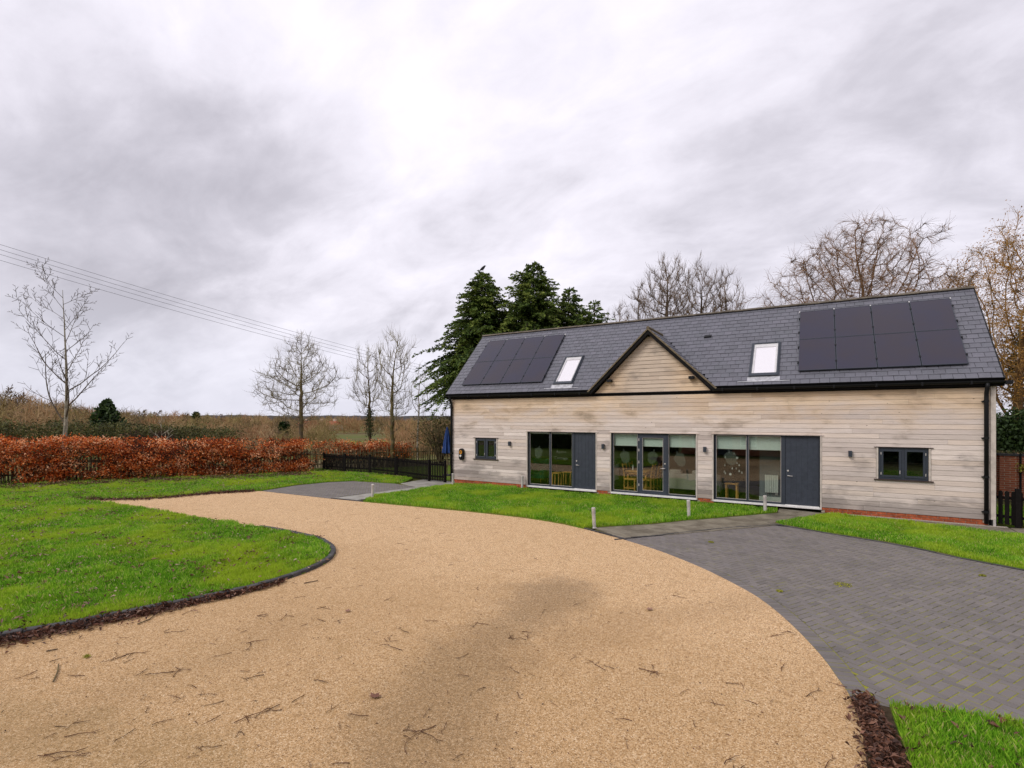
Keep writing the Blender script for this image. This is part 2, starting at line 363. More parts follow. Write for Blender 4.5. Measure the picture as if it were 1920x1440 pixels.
def segdist(nt, pos, a, b):
    """distance from the ground position to a segment"""
    d = (b[0] - a[0], b[1] - a[1]); L2 = d[0] ** 2 + d[1] ** 2
    s = nd(nt, 'ShaderNodeSeparateXYZ', {0: pos}); x = mth(nt, 'SUBTRACT', s.outputs[0], a[0]); y = mth(nt, 'SUBTRACT', s.outputs[1], a[1])
    t = mth(nt, 'DIVIDE', mth(nt, 'ADD', mth(nt, 'MULTIPLY', x, d[0]), mth(nt, 'MULTIPLY', y, d[1])), L2, clamp=True)
    ex = mth(nt, 'SUBTRACT', x, mth(nt, 'MULTIPLY', t, d[0])); ey = mth(nt, 'SUBTRACT', y, mth(nt, 'MULTIPLY', t, d[1]))
    return mth(nt, 'SQRT', mth(nt, 'ADD', mth(nt, 'MULTIPLY', ex, ex), mth(nt, 'MULTIPLY', ey, ey)))
def drivem():
    m = bpy.data.materials.new('resin_gravel'); m.use_nodes = True; nt = m.node_tree; b = nt.nodes['Principled BSDF']
    geo = nd(nt, 'ShaderNodeNewGeometry').outputs['Position']
    v1 = nd(nt, 'ShaderNodeTexVoronoi', {'Vector': geo, 'Scale': 120.0}); r = nd(nt, 'ShaderNodeSeparateColor', {0: v1.outputs['Color']}).outputs[0]
    c = ramp(nt, r, [(0, (.13, .075, .038)), (.18, (.39, .247, .13)), (.5, (.56, .37, .208)), (.8, (.67, .465, .275)), (1, (.90, .73, .52))])
    n1 = noi(nt, geo, .55, 5, .6); n2 = noi(nt, geo, 3.2, 6, .65); n3 = noi(nt, geo, 26, 4, .7)
    v2 = nd(nt, 'ShaderNodeTexVoronoi', {'Vector': geo, 'Scale': 55.0}); r2_ = nd(nt, 'ShaderNodeSeparateColor', {0: v2.outputs['Color']}).outputs[1]
    c = mixc(nt, mth(nt, 'MULTIPLY', sstep(nt, r2_, .8, .86), .28), c, (.74, .55, .36)); c = mixc(nt, mth(nt, 'MULTIPLY', mth(nt, 'SUBTRACT', 1.0, sstep(nt, r2_, .09, .13)), .4), c, (.17, .10, .06))
    c = mixc(nt, mth(nt, 'MULTIPLY', sstep(nt, n3, .5, .75), .3), c, (.30, .185, .1))
    c = mixc(nt, mth(nt, 'MULTIPLY', sstep(nt, n2, .5, .72), .42), c, (.33, .215, .11))
    # damp, dirty tyre tracks with ragged edges
    wob = mth(nt, 'ADD', mth(nt, 'MULTIPLY', mth(nt, 'SUBTRACT', n1, .5), 1.5), mth(nt, 'MULTIPLY', mth(nt, 'SUBTRACT', n2, .5), 1.3))
    def track(pix, wd, amt, colr):
        nonlocal c
        P = [gnd(*p) for p in pix]; dd = None
        for a, q in zip(P, P[1:]):
            s = segdist(nt, geo, (a.x, a.y), (q.x, q.y)); dd = s if dd is None else mth(nt, 'MINIMUM', dd, s)
        f = mth(nt, 'SUBTRACT', 1.0, sstep(nt, mth(nt, 'ADD', dd, wob), wd * .1, wd))
        f = mth(nt, 'MULTIPLY', f, mth(nt, 'ADD', mth(nt, 'MULTIPLY', sstep(nt, n3, .35, .65), .55), .5), clamp=True); c = mixc(nt, mth(nt, 'MULTIPLY', f, amt), c, colr)
    track([(1040, 1105), (985, 1150), (900, 1215), (830, 1300), (760, 1420), (640, 1640)], 1.0, .62, (.135, .10, .066))
    track([(520, 1175), (390, 1235), (200, 1310), (-60, 1420)], .75, .25, (.17, .115, .065))
    track([(-60, 1330), (160, 1390), (420, 1500)], .6, .3, (.16, .13, .06))
    track([(1420, 1130), (1200, 1160), (1000, 1230)], .6, .22, (.2, .13, .075))
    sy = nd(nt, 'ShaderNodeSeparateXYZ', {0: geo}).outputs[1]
    near_tone = mth(nt, 'SUBTRACT', 1.0, sstep(nt, mth(nt, 'ADD', sy, mth(nt, 'MULTIPLY', mth(nt, 'SUBTRACT', n1, .5), 5.0)), -12.8, -8.2))  # drive colour turns darker and browner towards the camera, with a ragged start
    c = mixc(nt, mth(nt, 'MULTIPLY', near_tone, mth(nt, 'ADD', mth(nt, 'MULTIPLY', n3, .4), .12)), c, (.255, .15, .058))
    # moss specks near the edges
    mo = sstep(nt, mth(nt, 'ADD', n3, mth(nt, 'MULTIPLY', n1, .35)), .82, .92)
    c = mixc(nt, mth(nt, 'MULTIPLY', mo, .35), c, (.17, .19, .03))
    hsv = nd(nt, 'ShaderNodeHueSaturation', {'Saturation': 1.08, 'Value': .99, 'Color': c}); c = hsv.outputs[0]
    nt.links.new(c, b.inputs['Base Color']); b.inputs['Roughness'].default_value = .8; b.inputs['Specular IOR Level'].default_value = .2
    nt.links.new(nd(nt, 'ShaderNodeBump', {'Strength': .6, 'Distance': .006, 'Height': v1.outputs['Distance']}).outputs[0], b.inputs['Normal'])
    return m
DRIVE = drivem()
def paverm():
    m = bpy.data.materials.new('grey_paver'); m.use_nodes = True; nt = m.node_tree; b = nt.nodes['Principled BSDF']
    geo = nd(nt, 'ShaderNodeNewGeometry').outputs['Position']; a = nd(nt, 'ShaderNodeAttribute', attribute_name='rnd').outputs['Fac']; oi = nd(nt, 'ShaderNodeObjectInfo').outputs['Random']
    r = mth(nt, 'FRACT', mth(nt, 'ADD', a, mth(nt, 'MULTIPLY', oi, 7.3)))
    c = ramp(nt, r, [(0, (.128, .114, .108)), (.3, (.166, .147, .138)), (.6, (.148, .132, .125)), (.85, (.182, .161, .150)), (1, (.152, .138, .135))])
    n = noi(nt, geo, 1.3, 5, .65); f = noi(nt, geo, 190, 3, .7); d = noi(nt, geo, 14, 5, .7)
    c = mixc(nt, mth(nt, 'MULTIPLY', sstep(nt, n, .45, .7), .4), c, (.085, .078, .072)); c = mixc(nt, mth(nt, 'MULTIPLY', sstep(nt, d, .52, .75), .4), c, (.17, .15, .13))
    c = mixc(nt, mth(nt, 'MULTIPLY', sstep(nt, f, .5, .72), .45), c, (.24, .22, .21))
    nt.links.new(c, b.inputs['Base Color']); b.inputs['Roughness'].default_value = .8; b.inputs['Specular IOR Level'].default_value = .25
    nt.links.new(nd(nt, 'ShaderNodeBump', {'Strength': .4, 'Distance': .004, 'Height': f}).outputs[0], b.inputs['Normal']); return m
PAVER = paverm()
def jointm():
    m = bpy.data.materials.new('mossy_joint'); m.use_nodes = True; nt = m.node_tree; b = nt.nodes['Principled BSDF']
    geo = nd(nt, 'ShaderNodeNewGeometry').outputs['Position']; n = noi(nt, geo, 5, 6, .7); k = noi(nt, geo, 40, 3, .6)
    sy = nd(nt, 'ShaderNodeSeparateXYZ', {0: geo}).outputs[1]
    n = mth(nt, 'ADD', n, mth(nt, 'MULTIPLY', mth(nt, 'SUBTRACT', 1.0, sstep(nt, sy, -11.5, -8.0)), .14))
    n = mth(nt, 'ADD', mth(nt, 'MULTIPLY', n, .6), mth(nt, 'MULTIPLY', noi(nt, geo, 19, 4, .7), .4)); c = mixc(nt, sstep(nt, n, .45, .57), (.035, .03, .02), (.25, .24, .015)); c = mixc(nt, mth(nt, 'MULTIPLY', k, .5), c, (.12, .12, .01))
    nt.links.new(c, b.inputs['Base Color']); b.inputs['Roughness'].default_value = .95; return m
JOINT = jointm()
SLAB = mat('concrete_slab', (.205, .18, .135), .7, .3, nscale=2.6, objvar=.14, bump=.25, bscale=90, col2=(.125, .105, .075))
SLABL = mat('pale_concrete_slab', (.30, .285, .255), .7, .3, nscale=2.6, objvar=.12, bump=.25, bscale=90, col2=(.215, .2, .17))
KERB = mat('charcoal_kerb', (.055, .052, .053), .75, .3, var=.25, nscale=9, objvar=.25, bump=.35)
SOIL = mat('lawn_soil', (.09, .19, .012), .95, .1, nscale=3, col2=(.14, .14, .03))
FIELD = mat('rough_field', (.085, .105, .02), .95, .1, nscale=.09, col2=(.13, .1, .05))
STONE = mat('pale_gravel', (.36, .31, .26), .9, .2, var=.4, nscale=60, bump=.6, bscale=80)
GRASS = leafmat('grass_blade', [(0, (.05, .15, .009)), (.3, (.135, .34, .016)), (.65, (.25, .50, .03)), (.93, (.47, .63, .08)), (1, (.60, .50, .24))], .4, .55, .8, .55, (.42, .53, .035))
LITTER = leafmat('dead_leaf', [(0, (.03, .014, .009)), (.35, (.085, .036, .022)), (.65, (.17, .072, .042)), (.85, (.27, .14, .09)), (1, (.45, .32, .24))], .1, .55, spec=.35)
BEECH = leafmat('beech_leaf', [(0, (.13, .022, .007)), (.3, (.38, .07, .013)), (.6, (.64, .15, .026)), (.85, (.78, .28, .075)), (1, (.85, .50, .28))], .3, .6)
TWIGM = mat('twig_brown', (.075, .032, .02), .85, .15, objvar=.4)
BARKP = mat('pale_bark', (.30, .265, .20), .9, .1, var=.35, nscale=9, bump=.4, bscale=30)
BARKG = mat('mossy_bark', (.17, .135, .055), .9, .1, nscale=4, bump=.4, bscale=30, col2=(.10, .075, .05))
BARKD = mat('dark_bark', (.075, .055, .038), .9, .1, var=.35, nscale=5, bump=.4, bscale=30)
BARKO = mat('orange_bark', (.185, .10, .042), .9, .1, nscale=3, bump=.4, bscale=30, col2=(.09, .055, .03))
TWIGT = mat('crown_twig', (.19, .13, .08), .9, .1, nscale=1.5, col2=(.12, .085, .06))
TWIGY = mat('lichen_twig', (.25, .215, .11), .9, .1, nscale=1.2, col2=(.15, .115, .085))
CONIF = leafmat('conifer_spray', [(0, (.010, .020, .007)), (.35, (.035, .066, .014)), (.7, (.10, .15, .024)), (1, (.20, .235, .045))], .15, .65)
EVER = leafmat('evergreen_leaf', [(0, (.01, .02, .008)), (.5, (.03, .055, .015)), (1, (.08, .12, .03))], .15, .5)
BRAMBLE = leafmat('bramble_leaf', [(0, (.035, .034, .014)), (.4, (.085, .088, .028)), (.75, (.15, .15, .045)), (.92, (.23, .20, .07)), (1, (.32, .17, .09))], .2, .6)
SCRUB = leafmat('bare_scrub', [(0, (.14, .10, .07)), (.2, (.24, .18, .085)), (.4, (.28, .24, .085)), (.6, (.42, .29, .14)), (.8, (.38, .20, .10)), (1, (.52, .38, .21))], .2, .9, .35, .02, (.26, .14, .075))
ORANGEL = leafmat('orange_leaf', [(0, (.22, .10, .018)), (.5, (.42, .20, .03)), (1, (.56, .31, .07))], .35, .6)
HILLM = mat('far_wood', (.12, .125, .15), .95, .05, nscale=.02, col2=(.14, .13, .13))
FENCEB = mat('black_fence_paint', (.009, .0075, .007), .9, .08, objvar=.3, var=.2, nscale=20)
FENCEW = mat('grey_stake', (.22, .17, .095), .9, .1, objvar=.35, nscale=4, col2=(.10, .08, .04))
OAK = mat('oak', (.62, .29, .07), .5, .3, var=.15, nscale=8)
SOFAM = mat('grey_upholstery', (.38, .33, .28), .95, .1, var=.08, nscale=20, bump=.2, bscale=200)
GREENV = mat('green_velvet', (.012, .16, .075), .8, .2, var=.2, nscale=6)
IWALL = mat('interior_paint', (.155, .17, .13), .9, .1)
IFLOOR = mat('interior_floor', (.085, .048, .024), .5, .3, var=.2, nscale=3)
RADM = mat('radiator_white', (.74, .73, .66), .5, .4)
BLUEF = mat('blue_canvas', (.028, .06, .19), .85, .15, var=.2, nscale=7)
YELL = mat('charger_amber', (.52, .22, .02), .5, .3)
CABLE = mat('cable_grey', (.11, .11, .12), .6, .2)
ROOFRED = mat('red_tile', (.32, .09, .05), .85, .1, var=.3, nscale=1.5)
CREAM = mat('cream_render', (.5, .42, .34), .9, .1)
MOSS = leafmat('moss', [(0, (.17, .18, .02)), (1, (.42, .40, .07))], .2, .8)
CROW = mat('crow', (.006, .006, .007), .6, .3)

# ================================================================== GROUND
def sheet(name, poly, z, m, label, t=.06, kind='structure'):
    o = MB().prism(poly, z - t, z).obj(name, m); return tag(o, label, kind=kind)
P2 = lambda pts: [(p[0], p[1]) for p in pts]
g = MB(); Sx = 3000; g.v = [(-Sx, -Sx, -.06), (Sx, -Sx, -.06), (Sx, Sx, -.06), (-Sx, Sx, -.06)]; g.f = [[0, 1, 2, 3]]
tag(g.obj('ground', FIELD), 'rough brown green open ground reaching to the horizon', kind='structure')
front = P2(smooth_line([(-14.38, -5.66, 0), (-13.37, -5.59, 0), (-12.24, -5.5, 0), (-9.94, -5.31, 0), (-8.56, -5.21, 0), (-7.17, -5.2, 0), (-6.1, -5.32, 0), (-5.18, -5.58, 0), (-4.42, -5.92, 0), (-3.79, -6.22, 0)], 4))
arc = P2(smooth_line([(-3.79, -6.22, 0), (-2.94, -6.72, 0), (-2.3, -7.2, 0), (-1.65, -7.78, 0), (-.94, -8.57, 0), (-.6, -9.08, 0), (-.32, -9.63, 0), (-.08, -10.2, 0), (.1, -10.7, 0), (.21, -11.1, 0), (.3, -11.45, 0), (.36, -12.0, 0), (.36, -12.7, 0)], 4))
isl = P2(smooth_line([(-21.6, -10.25, 0), (-20.75, -10.17, 0), (-17.6, -9.9, 0), (-15.4, -9.9, 0), (-13.6, -9.86, 0), (-12, -9.68, 0), (-10.86, -9.68, 0), (-9.75, -9.78, 0), (-9.15, -9.98, 0), (-8.6, -10.3, 0), (-8.22, -10.7, 0), (-8.0, -11.1, 0), (-7.84, -11.7, 0), (-7.82, -12.5, 0), (-7.95, -13.1, 0), (-8.18, -13.76, 0), (-8.36, -14.26, 0), (-8.52, -14.75, 0), (-8.84, -15.4, 0), (-9.3, -16.4, 0), (-9.6, -18, 0)], 4))
drive = [(-21.6, -10.25), (-20.2, -9.3), (-19.5, -8.66), (-19.15, -7.0), (-18.15, -5.76)] + front + arc[1:] + [(.3, -15), (.2, -19), (-2, -20.4), (-9.7, -20.4)] + [p for p in isl[::-1][:-1] if p[1] > -20]
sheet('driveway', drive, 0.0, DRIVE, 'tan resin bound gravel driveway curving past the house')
HEDGE_A, HEDGE_B = Vector((-32.5, -14.6, 0)), Vector((-22.55, -.15, 0))
verge = [(-33.5, -14.2), (-22.9, .9), (-22.4, .75), (-20.7, .6), (-17.2, .75), (-15.9, .3), (-15.1, -1.3), (-15.35, -1.5), (-17.5, -1.8), (-18.17, -2.63), (-18.44, -4.02), (-18.15, -5.76), (-19.15, -7.0), (-19.5, -8.66), (-20.2, -9.3)] + isl + [(-10, -26), (-40, -26)]
sheet('lawn', verge, .02, SOIL, 'lawn running from the island beside the drive back to the beech hedge')
lawn_f = front[2:] + [(-4.77, -5.42), (-3.68, -4.3), (-2.95, -3.3), (-1.94, -2.05), (-1.2, -1.12), (-.95, -.8), (-.95, -.12), (-12.9, -.12), (-12.95, -.95), (-13.02, -1.9), (-13.5, -4.41), (-13.2, -5.4)]
lawn_f = [p for p in front if -13.1 < p[0] < -4.9] + [(-4.82, -5.46), (-3.68, -4.3), (-2.95, -3.3), (-1.94, -2.05), (-1.2, -1.12), (-.95, -.8), (-.95, -.3), (-12.75, -.3), (-12.95, -.95), (-13.02, -1.9), (-13.4, -4.41)]
sheet('lawn', lawn_f, .03, SOIL, 'lawn strip between the drive and the glazed house front')
lawn_r = [(-.9, -2.45), (-.47, -2.78), (.31, -3.12), (1.36, -3.53), (1.89, -3.86), (2.46, -4.3), (3.29, -4.8), (5.6, -6.0), (5.6, -1.5), (4.22, -1.2), (3.41, -1.03), (2.55, -.74), (1.57, -.52), (.32, -.34), (-.2, -1.3)]
sheet('lawn', lawn_r, .03, SOIL, 'lawn wedge between the grey paver bay and the plain house wall')
lawn_b = [(.62, -11.5), (.85, -11.42), (1.15, -11.36), (1.39, -11.3), (1.62, -11.27), (3.5, -11.0), (5, -12), (5, -16), (.75, -16), (.66, -12.6)]
sheet('lawn', lawn_b, .03, SOIL, 'lawn corner with fallen leaves in front of the paver bay')
sheet('lawn', [(4.0, .35), (9, .35), (9, 4.0), (4.0, 4.0)], .02, SOIL, 'lawn behind the black fence at the house corner')
sheet('lawn', [(-22.5, .9), (-15.2, .55), (-13.6, .3), (-13.6, 9), (-17, 9)], .02, SOIL, 'garden lawn behind the black picket fence')

sheet('soil_strip', [(.30, -11.45), (.64, -11.5), (.68, -12.6), (.78, -16), (.28, -16), (.36, -12.7)], -.003, mat('bare_soil', (.06, .042, .026), .95, .1, var=.3, nscale=12, bump=.5), 'bare soil under the leaf litter beside the corner lawn')
# ---- paver bays
BW, BL, GAP = .1, .2, .0095
bay_main = arc[:-7] + [(.42, -11.5), (.62, -11.5), (.85, -11.42), (1.15, -11.36), (1.39, -11.3), (1.62, -11.27), (3.5, -11.0), (5.6, -10.6), (5.6, -6.05), (3.29, -4.85), (2.46, -4.35), (1.89, -3.9), (1.36, -3.57), (.31, -3.16), (-.47, -2.82), (-.87, -2.75), (-1.75, -3.57), (-2.57, -4.62), (-3.14, -5.42)]
bay_left = [(-18.15, -5.74), (-18.42, -4.05), (-18.15, -2.66), (-17.5, -1.84), (-15.32, -1.52), (-13.75, -1.88), (-14.46, -5.11), (-14.4, -5.62)]
def inset_clip(block, poly):
    q = list(poly)
    ccw = block if area(block) > 0 else block[::-1]
    for i in range(len(ccw)):
        a, b = ccw[i], ccw[(i + 1) % len(ccw)]
        nrm = (b[1] - a[1], -(b[0] - a[0]))
        q = clip_half(q, a, nrm)
        if len(q) < 3: return None
    return q
def herring(poly, ang, origin):
    """full blocks as (x, y, angle) and cut blocks as outlines"""
    c, s = math.cos(ang), math.sin(ang); o = Vector(origin)
    loc = [((p[0] - o.x) * c + (p[1] - o.y) * s, -(p[0] - o.x) * s + (p[1] - o.y) * c) for p in poly]
    x0, x1 = min(p[0] for p in loc), max(p[0] for p in loc); y0, y1 = min(p[1] for p in loc), max(p[1] for p in loc)
    full, cut = [], []
    cand = []
    for i in range(int(x0 / BW) - 3, int(x1 / BW) + 3):
        for j in range(int(y0 / BW) - 3, int(y1 / BW) + 3):
            k = (i - j) % 4
            if k == 0: cand.append((i * BW, j * BW, i * BW + BL, j * BW + BW, 0))
            elif k == 3: cand.append((i * BW, j * BW, i * BW + BW, j * BW + BL, 1))
    A = np.array(cand); cs = [A[:, [0, 1]], A[:, [2, 1]], A[:, [2, 3]], A[:, [0, 3]]]
    ins = np.stack([inpoly(q, loc) for q in cs]).sum(0)
    W = lambda x, y: (o.x + x * c - y * s, o.y + x * s + y * c)
    h = GAP / 2
    for (a0, b0, a1, b1, v), n in zip(cand, ins):
        if n == 4: full.append((*W((a0 + a1) / 2, (b0 + b1) / 2), ang + (math.pi / 2 if v else 0)))
        elif n > 0:
            q = inset_clip([(a0 + h, b0 + h), (a1 - h, b0 + h), (a1 - h, b1 - h), (a0 + h, b1 - h)], loc)
            if q and abs(area(q)) > .0012: cut.append([W(*p) for p in q])
    return full, cut
def block_mesh(name, L, W, m, h=.06, ch=.004):
    b = MB(); x, y = L / 2 - GAP / 2, W / 2 - GAP / 2
    b.v = [(sx * x, sy * y, -h) for sx, sy in ((-1, -1), (1, -1), (1, 1), (-1, 1))] + [(sx * x, sy * y, -ch) for sx, sy in ((-1, -1), (1, -1), (1, 1), (-1, 1))] + [(sx * (x - ch), sy * (y - ch), 0) for sx, sy in ((-1, -1), (1, -1), (1, 1), (-1, 1))]
    for r in (0, 4):
        for i in range(4): b.f.append([r + i, r + (i + 1) % 4, r + 4 + (i + 1) % 4, r + 4 + i])
    b.f.append([8, 9, 10, 11]); return b.mesh(name, m)
pave_me = block_mesh('paving_block', BL, BW, PAVER)
def paving(poly, ang, name, label, limit, origin):
    bed = MB().prism(poly, -.07, -.0042).obj(name, JOINT); tag(bed, label, kind='structure')
    full, cut = herring(FIELD_POLY if poly is bay_main else poly, ang, origin)
    full.sort(key=lambda p: (p[0]) ** 2 + (p[1] - CY) ** 2 + (0 if visible(p) else 500))
    big = MB(); bat = []
    tv = np.array([v.co for v in pave_me.vertices]); tf = [list(p.vertices) for p in pave_me.polygons]
    for k, (x, y, a) in enumerate(full):
        dz = random.uniform(-.0018, .0018); tx, ty = random.gauss(0, .004), random.gauss(0, .004)
        if k < limit:
            O('paving_block', pave_me, bed, (x, y, dz), rot=(tx, ty, a))
        else:
            n = len(big.v); c, s = math.cos(a), math.sin(a)
            big.v += [(x + p[0] * c - p[1] * s, y + p[0] * s + p[1] * c, p[2] + dz + ty * p[0]) for p in tv]; big.f += [[n + i for i in q] for q in tf]; bat += [random.random()] * len(tv)
    for q in cut:
        n = len(big.v); big.prism(q, -.06, random.uniform(-.002, .001)); bat += [random.random()] * (len(big.v) - n)
    o = big.obj('paving_blocks', PAVER, bed); o['kind'] = 'stuff'
    o.data.attributes.new('rnd', 'FLOAT', 'POINT').data.foreach_set('value', np.array(bat, np.float32))
    return bed
def visible(p):
    d = Vector((p[0], p[1])) - Vector((0, CY)); c, s = math.cos(R(YAW)), math.sin(R(YAW))
    X = d.x * c + d.y * s; Z = -d.x * s + d.y * c
    return Z > 1 and abs(X / Z) < 1.01 and CZ / Z < .69
_in = [(p.x - d.y * .205, p.y + d.x * .205) for p, d in walk([Vector((*q, 0)) for q in arc[:-7]], .1)]
FIELD_POLY = _in + bay_main[len(arc[:-7]):]
bed = paving(bay_main, R(60), 'paved_bay', 'grey herringbone block parking bay beside the drive', 235, (0, -11))
paving(bay_left, R(45), 'paved_bay', 'grey herringbone block parking bay before the black fence', 0, (-16, -4))
bord_me = block_mesh('border_block', BL, BW, PAVER)
for p, d in walk([Vector((*q, 0)) for q in arc[:-7]], .1):
    nrm = Vector((-d.y, d.x, 0))
    if d.length: O('border_block', bord_me, bed, (p.x + nrm.x * .1, p.y + nrm.y * .1, random.uniform(-.001, .002)), rot=(0, 0, math.atan2(nrm.y, nrm.x)))

# ---- paths of concrete slabs
def slabpath(name, label, quads, m):
    root = MB()
    for q in quads: root.prism(q, -.065, -.012)
    o = root.obj(name, JOINT); tag(o, label, kind='structure')
    return o
def lerp2(a, b, t): return (a[0] + (b[0] - a[0]) * t, a[1] + (b[1] - a[1]) * t)
def slabs(parent, q, nu, nv, m, z=.012):
    """q: four corners a(0,0) b(1,0) c(1,1) d(0,1)"""
    pt = lambda u, v: lerp2(lerp2(q[0], q[1], u), lerp2(q[3], q[2], u), v)
    for i in range(nu):
        off = .5 / nv if i % 2 else 0
        vs_ = sorted({0, 1} | {min(1, max(0, k / nv + off)) for k in range(nv + 1)})
        for v0, v1 in zip(vs_, vs_[1:]):
            if v1 - v0 < .05: continue
            u0, u1 = i / nu, (i + 1) / nu; e = .006
            P = [Vector(pt(u0, v0)), Vector(pt(u1, v0)), Vector(pt(u1, v1)), Vector(pt(u0, v1))]; c = sum(P, Vector((0, 0))) / 4
            P = [p + (c - p).normalized() * e for p in P]
            zz = z + random.uniform(-.003, .003); b = MB().prism([tuple(p - c) for p in P], -.05, 0)
            b.obj('slab', m, parent, bevel=.004, loc=(c.x, c.y, zz))
qa = [(-4.8, -5.42), (-3.79, -6.2), (-.87, -2.77), (-1.62, -1.62)]
qb = [(-1.62, -1.62), (-.87, -2.77), (-.2, -1.3), (-.9, -.74)]
qc = [(-.93, -.72), (-.2, -1.28), (.32, -.3), (-.93, -.1)]
sp = slabpath('path', 'concrete slab path from the drive to the right front door', [qa, qb, qc], SLAB)
slabs(sp, qa, 2, 8, SLAB); slabs(sp, qb, 2, 2, SLAB); slabs(sp, qc, 2, 2, SLAB, .03)
qd = [(.34, -.1), (.34, -.31), (4.22, -1.17), (4.22, -.1)]
qe = [(4.24, -.1), (4.24, -1.17), (6.5, -1.7), (6.5, .3)]
sp = slabpath('path', 'slab path along the plain house wall to the right fence', [qd, qe], SLAB)
slabs(sp, [(.34, -.34), (4.22, -1.15), (4.22, -.16), (.34, -.16)], 6, 1, SLAB); slabs(sp, qe, 2, 3, SLAB)
ql = [(-14.38, -5.62), (-13.28, -5.45), (-13.02, -1.9), (-13.72, -1.95)]
qm = [(-15.1, -1.4), (-13.74, -1.9), (-12.97, -1.0), (-15.2, .2)]
qn = [(-13.7, -1.9), (-13.04, -1.9), (-12.97, -1.05), (-13.0, -1.05)]
qo = [(-15.2, .25), (-12.9, -1.0), (-12.75, -.1), (-13.5, .3)]
sp = slabpath('path', 'pale slab path from the drive to the black gate', [ql, qm, qo], SLABL)
slabs(sp, ql, 2, 6, SLABL, .014); slabs(sp, qm, 3, 2, SLABL, .012); slabs(sp, qo, 2, 2, SLABL, .01)
sheet('gravel_strip', [(-12.75, -.28), (-9.9, -.28), (-9.9, -.02), (-13.3, -.02)], .012, STONE, 'pale gravel strip along the foot of the left brick plinth')
sheet('gravel_strip', [(.34, -.15), (4.2, -.15), (4.2, -.02), (.34, -.02)], .02, STONE, 'pale gravel strip along the foot of the right brick plinth')

# ---- kerbs
kb_me = block_mesh('kerb_block', .2, .11, KERB, .1, .012)
def kerb(line, name, label, step, me, off, z):
    root = None
    for p, d in walk([Vector((*q, 0)) for q in line], step):
        a = math.atan2(d.y, d.x); nx, ny = -d.y * off, d.x * off
        if root is None:
            root = O(name, None, None, (p.x, p.y, 0)); tag(root, label, kind='structure')
        O(me.name, me, root, (p.x + nx, p.y + ny, z + random.uniform(-.004, .004)), rot=(random.gauss(0, .015), random.gauss(0, .01), a + random.gauss(0, .015)))
    return root
kerb(isl[20:], 'kerb', 'charcoal block kerb round the tip of the island lawn', .202, kb_me, -.05, .066)
ke_me = block_mesh('edging_block', .45, .05, KERB, .1, .006)
kerb([p for p in front if p[0] > -14.3] , 'edging', 'dark edging between the drive and the front lawn', .452, ke_me, .03, .028)
kerb([(-3.79, -6.2), (-3.14, -5.4), (-2.57, -4.6), (-1.75, -3.55), (-.87, -2.73)], 'edging', 'dark edging between the slab path and the paver bay', .452, ke_me, .0, .022)
kerb([(-.87, -2.6), (-.47, -2.8), (.31, -3.14), (1.36, -3.55), (1.89, -3.88), (2.46, -4.33), (3.29, -4.83), (5.6, -6.03)], 'edging', 'dark edging between the paver bay and the wall lawn', .452, ke_me, .0, .02)
kerb([(.44, -11.5), (.5, -12.0), (.52, -12.6), (.52, -13.4)], 'kerb', 'charcoal block kerb under the leaf litter by the corner lawn', .202, kb_me, 0, .03)

# ---- grass
def scatter(poly, dens, keep=None):
    P = np.array(poly); lo, hi = P.min(0), P.max(0); n = int((hi - lo).prod() * dens)
    q = rng.random((n, 2)) * (hi - lo) + lo; return q[inpoly(q, poly)]
def camdist(q): return np.hypot(q[:, 0], q[:, 1] - CY)
def infront(q, m=1.05):
    c, s = math.cos(R(YAW)), math.sin(R(YAW)); x, y = q[:, 0], q[:, 1] - CY
    X = x * c + y * s; Z = -x * s + y * c
    return (Z > .5) & (np.abs(X) < Z * m + .6) & (Z > 3.4)
_cl = rng.random((400, 2))
def blades(q, h, wd, z, name, label, lean=.5):
    n = len(q); a = rng.random(n) * 6.283; L = h * (.55 + .9 * rng.random(n))
    nz = np.array([mnoise.noise((x * .9, y * .9, 3.0)) for x, y in q]); nz2 = np.array([mnoise.noise((x * 3.1, y * 3.1, 9.0)) for x, y in q])
    L = L * np.clip(1 + .5 * nz + .6 * nz2, .35, 2)
    le = L * lean * (rng.random(n) + .1); la = rng.random(n) * 6.283
    dx, dy = np.cos(a) * wd / 2, np.sin(a) * wd / 2
    v = np.zeros((n, 4, 3), np.float32)
    v[:, 0] = np.stack([q[:, 0] - dx, q[:, 1] - dy, np.full(n, z)], 1); v[:, 1] = np.stack([q[:, 0] + dx, q[:, 1] + dy, np.full(n, z)], 1)
    mx_, my_ = q[:, 0] + np.cos(la) * le * .3, q[:, 1] + np.sin(la) * le * .3
    v[:, 2] = np.stack([mx_ + dx * .8, my_ + dy * .8, z + L * .55], 1)
    v[:, 3] = np.stack([q[:, 0] + np.cos(la) * le, q[:, 1] + np.sin(la) * le, z + L * .95], 1)
    i = np.arange(n)[:, None] * 4
    f = np.concatenate([i + [0, 1, 2], i + [0, 2, 3]], 0)
    rv = np.clip(.42 + .28 * nz + .25 * nz2 + rng.normal(0, .24, n), 0, 1)
    rv = np.where(rng.random(n) < .07, .99, np.minimum(rv, .93))
    o = O(name, mesh_np(name, v.reshape(-1, 3), f, GRASS, np.repeat(rv, 4)))
    return tag(o, label, 'grass', kind='stuff')
q = scatter(verge, 5200); q = q[infront(q)]; d = camdist(q)
keep = rng.random(len(q)) < np.clip((11.0 / d) ** 1.5, .1, 1); q = q[keep]; d = d[keep]
hd = np.abs((q[:, 0] - HEDGE_A.x) * (HEDGE_B.y - HEDGE_A.y) - (q[:, 1] - HEDGE_A.y) * (HEDGE_B.x - HEDGE_A.x)) / (HEDGE_B - HEDGE_A).length
q = q[(hd > .7) | (rng.random(len(q)) < .3)]; d = camdist(q)
